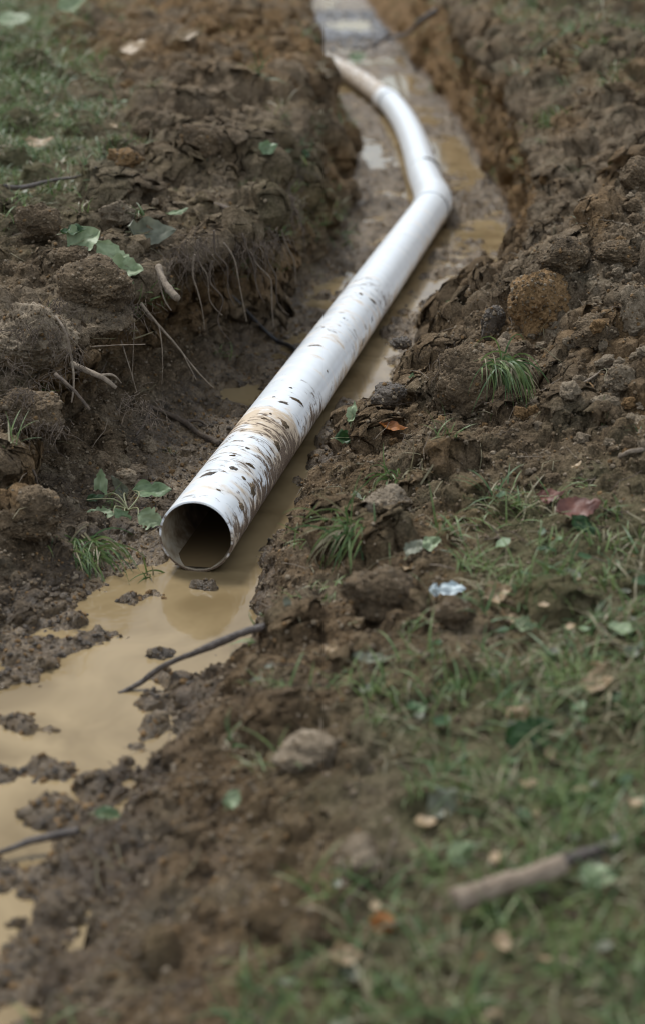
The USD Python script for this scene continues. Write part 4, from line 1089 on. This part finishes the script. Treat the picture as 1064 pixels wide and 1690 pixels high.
def root(label, pts, r0, r1, mat=m_root, name='root', cat='root', wob=.3, lift=.004, sides=9, hairs=0, sub=6, twigs=()):
    p = path_on(pts, lift)
    t = thing(name, label, cat, p[0])
    rad = np.linspace(r0, r1, len(p)) * np.random.default_rng(int(p[0][1] * 1e5)).uniform(.8, 1.2, len(p))
    obj('stem', tube(p - p[0], rad, sides, wob, 3, True, sub), mat, t)
    for tw_ in twigs:
        q = path_on(tw_, lift)
        obj('branch', tube(q - p[0], np.linspace(r1 * .8, r1 * .35, len(q)), 7, wob, 4, True, 5), mat, t)
    return t


root('long pale root slanting down the left trench wall', [(232, 500, 2.99), (258, 532, 3.0), (288, 566, 3.02), (318, 604, 3.05), (352, 640, 3.1)], .0030, .0018, twigs=[[(262, 536, 2.99), (268, 580, 3.0), (267, 634, 3.03)], [(300, 580, 3.02), (325, 628, 3.04)]])
root('pale root hanging from the sagging turf lump', [(92, 522, 2.66), (108, 548, 2.64), (118, 590, 2.66), (122, 630, 2.66), (118, 664, 2.66)], .0026, .0013, twigs=[[(106, 546, 2.64), (130, 572, 2.7), (150, 592, 2.76)]])
root('knobbly pale root poking out of the slope under the turf lump', [(118, 600, 2.70), (145, 612, 2.68), (168, 622, 2.66), (192, 640, 2.66)], .0052, .0036, twigs=[[(165, 620, 2.66), (182, 618, 2.66), (200, 632, 2.67)]])
root('short brown root below the knobbly pale root', [(92, 618, 2.62), (118, 640, 2.6), (148, 676, 2.6)], .0036, .0026, m_rootdark)
root('thin straight twig sticking out level from the undercut', [(118, 576, 2.85), (180, 570, 2.82), (240, 568, 2.8)], .0013, .0009)
root('muddy root lying on the slope with its tip against the pipe', [(243, 672), (264, 682), (284, 690), (306, 702), (326, 718), (346, 728), (362, 737)], .0042, .0055, m_rootdark, lift=.006, twigs=[[(250, 676), (240, 700), (225, 722)], [(306, 702), (322, 698), (340, 706)]])
root('broken root stub sticking down below the olive grey leaf', [(262, 440, 3.08), (270, 462, 3.05), (280, 478, 3.03), (293, 492, 3.01)], .0068, .0062, m_root)
root('thin root dangling beside the broken root stub', [(262, 450, 3.06), (270, 490, 3.06), (283, 512, 3.06)], .0018, .001)
root('thin upright root strand in the undercut of the left bank', [(222, 532, 2.95), (220, 580, 2.96), (218, 630, 2.98)], .0012, .0008)
root('thin wavy root strand left of the long pale root', [(200, 562, 2.95), (212, 600, 2.95), (226, 648, 2.97)], .0013, .0008)
root('dark root strand at the foot of the cavity on the left', [(38, 760), (60, 790), (80, 818)], .0022, .0016, m_rootdark)
root('thick root arching out of the left bank below the hanging roots', [(318, 330), (350, 340), (385, 362)], .008, .005, m_rootdark)
root('pale root at the bottom right of the clod heap', [(1064, 748), (1045, 752), (1022, 762)], .0045, .0035, m_root, lift=.008)
root('thin pale root on the face of the large dark clod', [(758, 586, 2.70), (772, 608, 2.69), (784, 628, 2.69), (796, 646, 2.69)], .0014, .0009, m_root)
root('curved twig on the soil of the right heap', [(955, 640), (985, 622), (1004, 598)], .0018, .0012, m_root, lift=.006)
for i, (x0, y0, y1, Z) in enumerate([(330, 395, 520, 3.3), (352, 380, 505, 3.32), (375, 400, 530, 3.35), (398, 385, 500, 3.4), (420, 392, 540, 3.45), (440, 400, 520, 3.5), (462, 340, 470, 3.8), (478, 300, 420, 4.1), (310, 420, 545, 3.25), (345, 430, 560, 3.3)]):
    r_ = np.random.default_rng(950 + i)
    pts = [(x0 + r_.normal(0, 5) + 8 * k, y0 + (y1 - y0) * k / 4, Z - .06 + .02 * k) for k in range(5)]
    hr = root('thin root hanging from the far left trench lip', pts, .0022, .0010, m_rootdark if i % 2 else m_root, 'hanging_root', 'root')
    hr.SetCustomDataByKey('group', 'roots hanging from the far left lip')
    WAIT.append((('dark' if i % 2 else 'pale') + ' thin root hanging from the far left lip', x0, hr))

root('black plastic cable coming out of the left wall and passing under the pipe', [(380, 492), (398, 508), (418, 530), (440, 552), (462, 570), (490, 588)], .0045, .0045, m_cable, 'cable', 'cable', 0.02, .008, 14)
root('dark wet stick lying across the puddle edge in front of the pipe', [('z', 196, 1146, -.058), ('z', 230, 1128, -.048), ('z', 262, 1104, -.030), ('z', 300, 1086, -.012), ('z', 350, 1066, .008), ('z', 392, 1048, .024), ('z', 438, 1034, .036)], .0026, .0052, m_stick, 'stick', 'stick', .35, .016, 12)
root('dark blurred stick at the left picture edge in the lowest puddle', [('z', -60, 1424, -.055), ('z', 10, 1404, -.046), ('z', 50, 1389, -.042), ('z', 90, 1380, -.038), ('z', 130, 1372, -.03)], .0032, .0042, m_stick, 'stick', 'stick', .3, .008, 10)
root('thick pale blurred stick in the bottom right grass', [(748, 1516), (790, 1500), (850, 1480), (925, 1455)], .0095, .0085, m_stickpale, 'stick', 'stick', .2, .020, 14)
root('dark brown blurred branch end beyond the pale stick', [(920, 1452), (960, 1430), (1000, 1415)], .007, .004, m_stick, 'stick', 'stick', .3, .014, 10)
root('dark twig lying along the edge of the top left grass', [(10, 322), (60, 318), (110, 308), (160, 290)], .005, .003, m_stick, 'stick', 'stick', .3, .02, 9)
root('dark branch lying across the trench beyond the pipe end', [(600, 92), (640, 72), (690, 48), (720, 30)], .012, .018, m_stick, 'stick', 'stick', .3, .05, 9)

# fine roots: beards under the lips and turf lumps, one mass
rf = np.random.default_rng(77)
pts_, cts_, wid_ = [], [], []


def beard(n, spots, L, sag=1.0):
    for i in range(n):
        x, y, Z = spots[rf.integers(len(spots))]
        p = atZ(x + rf.normal(0, 14), y + rf.normal(0, 7), Z + rf.normal(0, .012))
        dv = np.array([rf.normal(0, .5), -abs(rf.normal(0, .25)), -sag + rf.normal(0, .5)]); dv /= np.linalg.norm(dv)
        k = 6; l = L * rf.uniform(.3, 1.3) / k
        for j in range(k):
            pts_.append(p.copy()); wid_.append(.0009 * (1 - j / k) + .0004)
            dv = dv + rf.normal(0, .35, 3) + [0, 0, -.12]; dv /= np.linalg.norm(dv)
            p = p + dv * l
        cts_.append(k)


beard(260, [(110, 512, 2.92), (140, 520, 2.92), (170, 525, 2.93), (200, 525, 2.94), (225, 500, 2.97), (190, 470, 2.94), (90, 500, 2.85)], .05)
beard(160, [(20, 600, 2.66), (60, 625, 2.66), (100, 620, 2.67), (115, 580, 2.67), (40, 540, 2.66), (85, 545, 2.66)], .05, .6)
beard(160, [(20, 690, 2.55), (60, 700, 2.55), (90, 700, 2.56), (40, 650, 2.55)], .045, .5)
beard(60, [(240, 665, 2.72), (225, 660, 2.7), (250, 690, 2.7)], .05, .3)
beard(260, [(290, 420, 3.2), (320, 400, 3.25), (350, 395, 3.3), (390, 400, 3.36), (420, 400, 3.4), (445, 385, 3.5), (465, 340, 3.75)], .11)
beard(160, [(470, 320, 3.9), (480, 280, 4.3), (485, 240, 4.9), (488, 200, 5.6), (430, 300, 4.0)], .13)
beard(60, [(740, 580, 2.72), (800, 600, 2.70), (770, 690, 2.68), (730, 600, 2.7)], .04)
bc = UsdGeom.BasisCurves.Define(stage, '/World/fine_roots')
bc.CreateTypeAttr('linear'); bc.CreatePointsAttr(Vt.Vec3fArray.FromNumpy(np.array(pts_, np.float32))); bc.CreateCurveVertexCountsAttr(Vt.IntArray(cts_))
bc.CreateWidthsAttr(Vt.FloatArray.FromNumpy(np.array(wid_, np.float32))); bc.SetWidthsInterpolation('vertex')
UsdShade.MaterialBindingAPI.Apply(bc.GetPrim()).Bind(m_rootdark)
tag(bc, 'fine fibrous roots bearding the cut edges of the turf', 'fine roots', None, 'stuff')

write_labels()
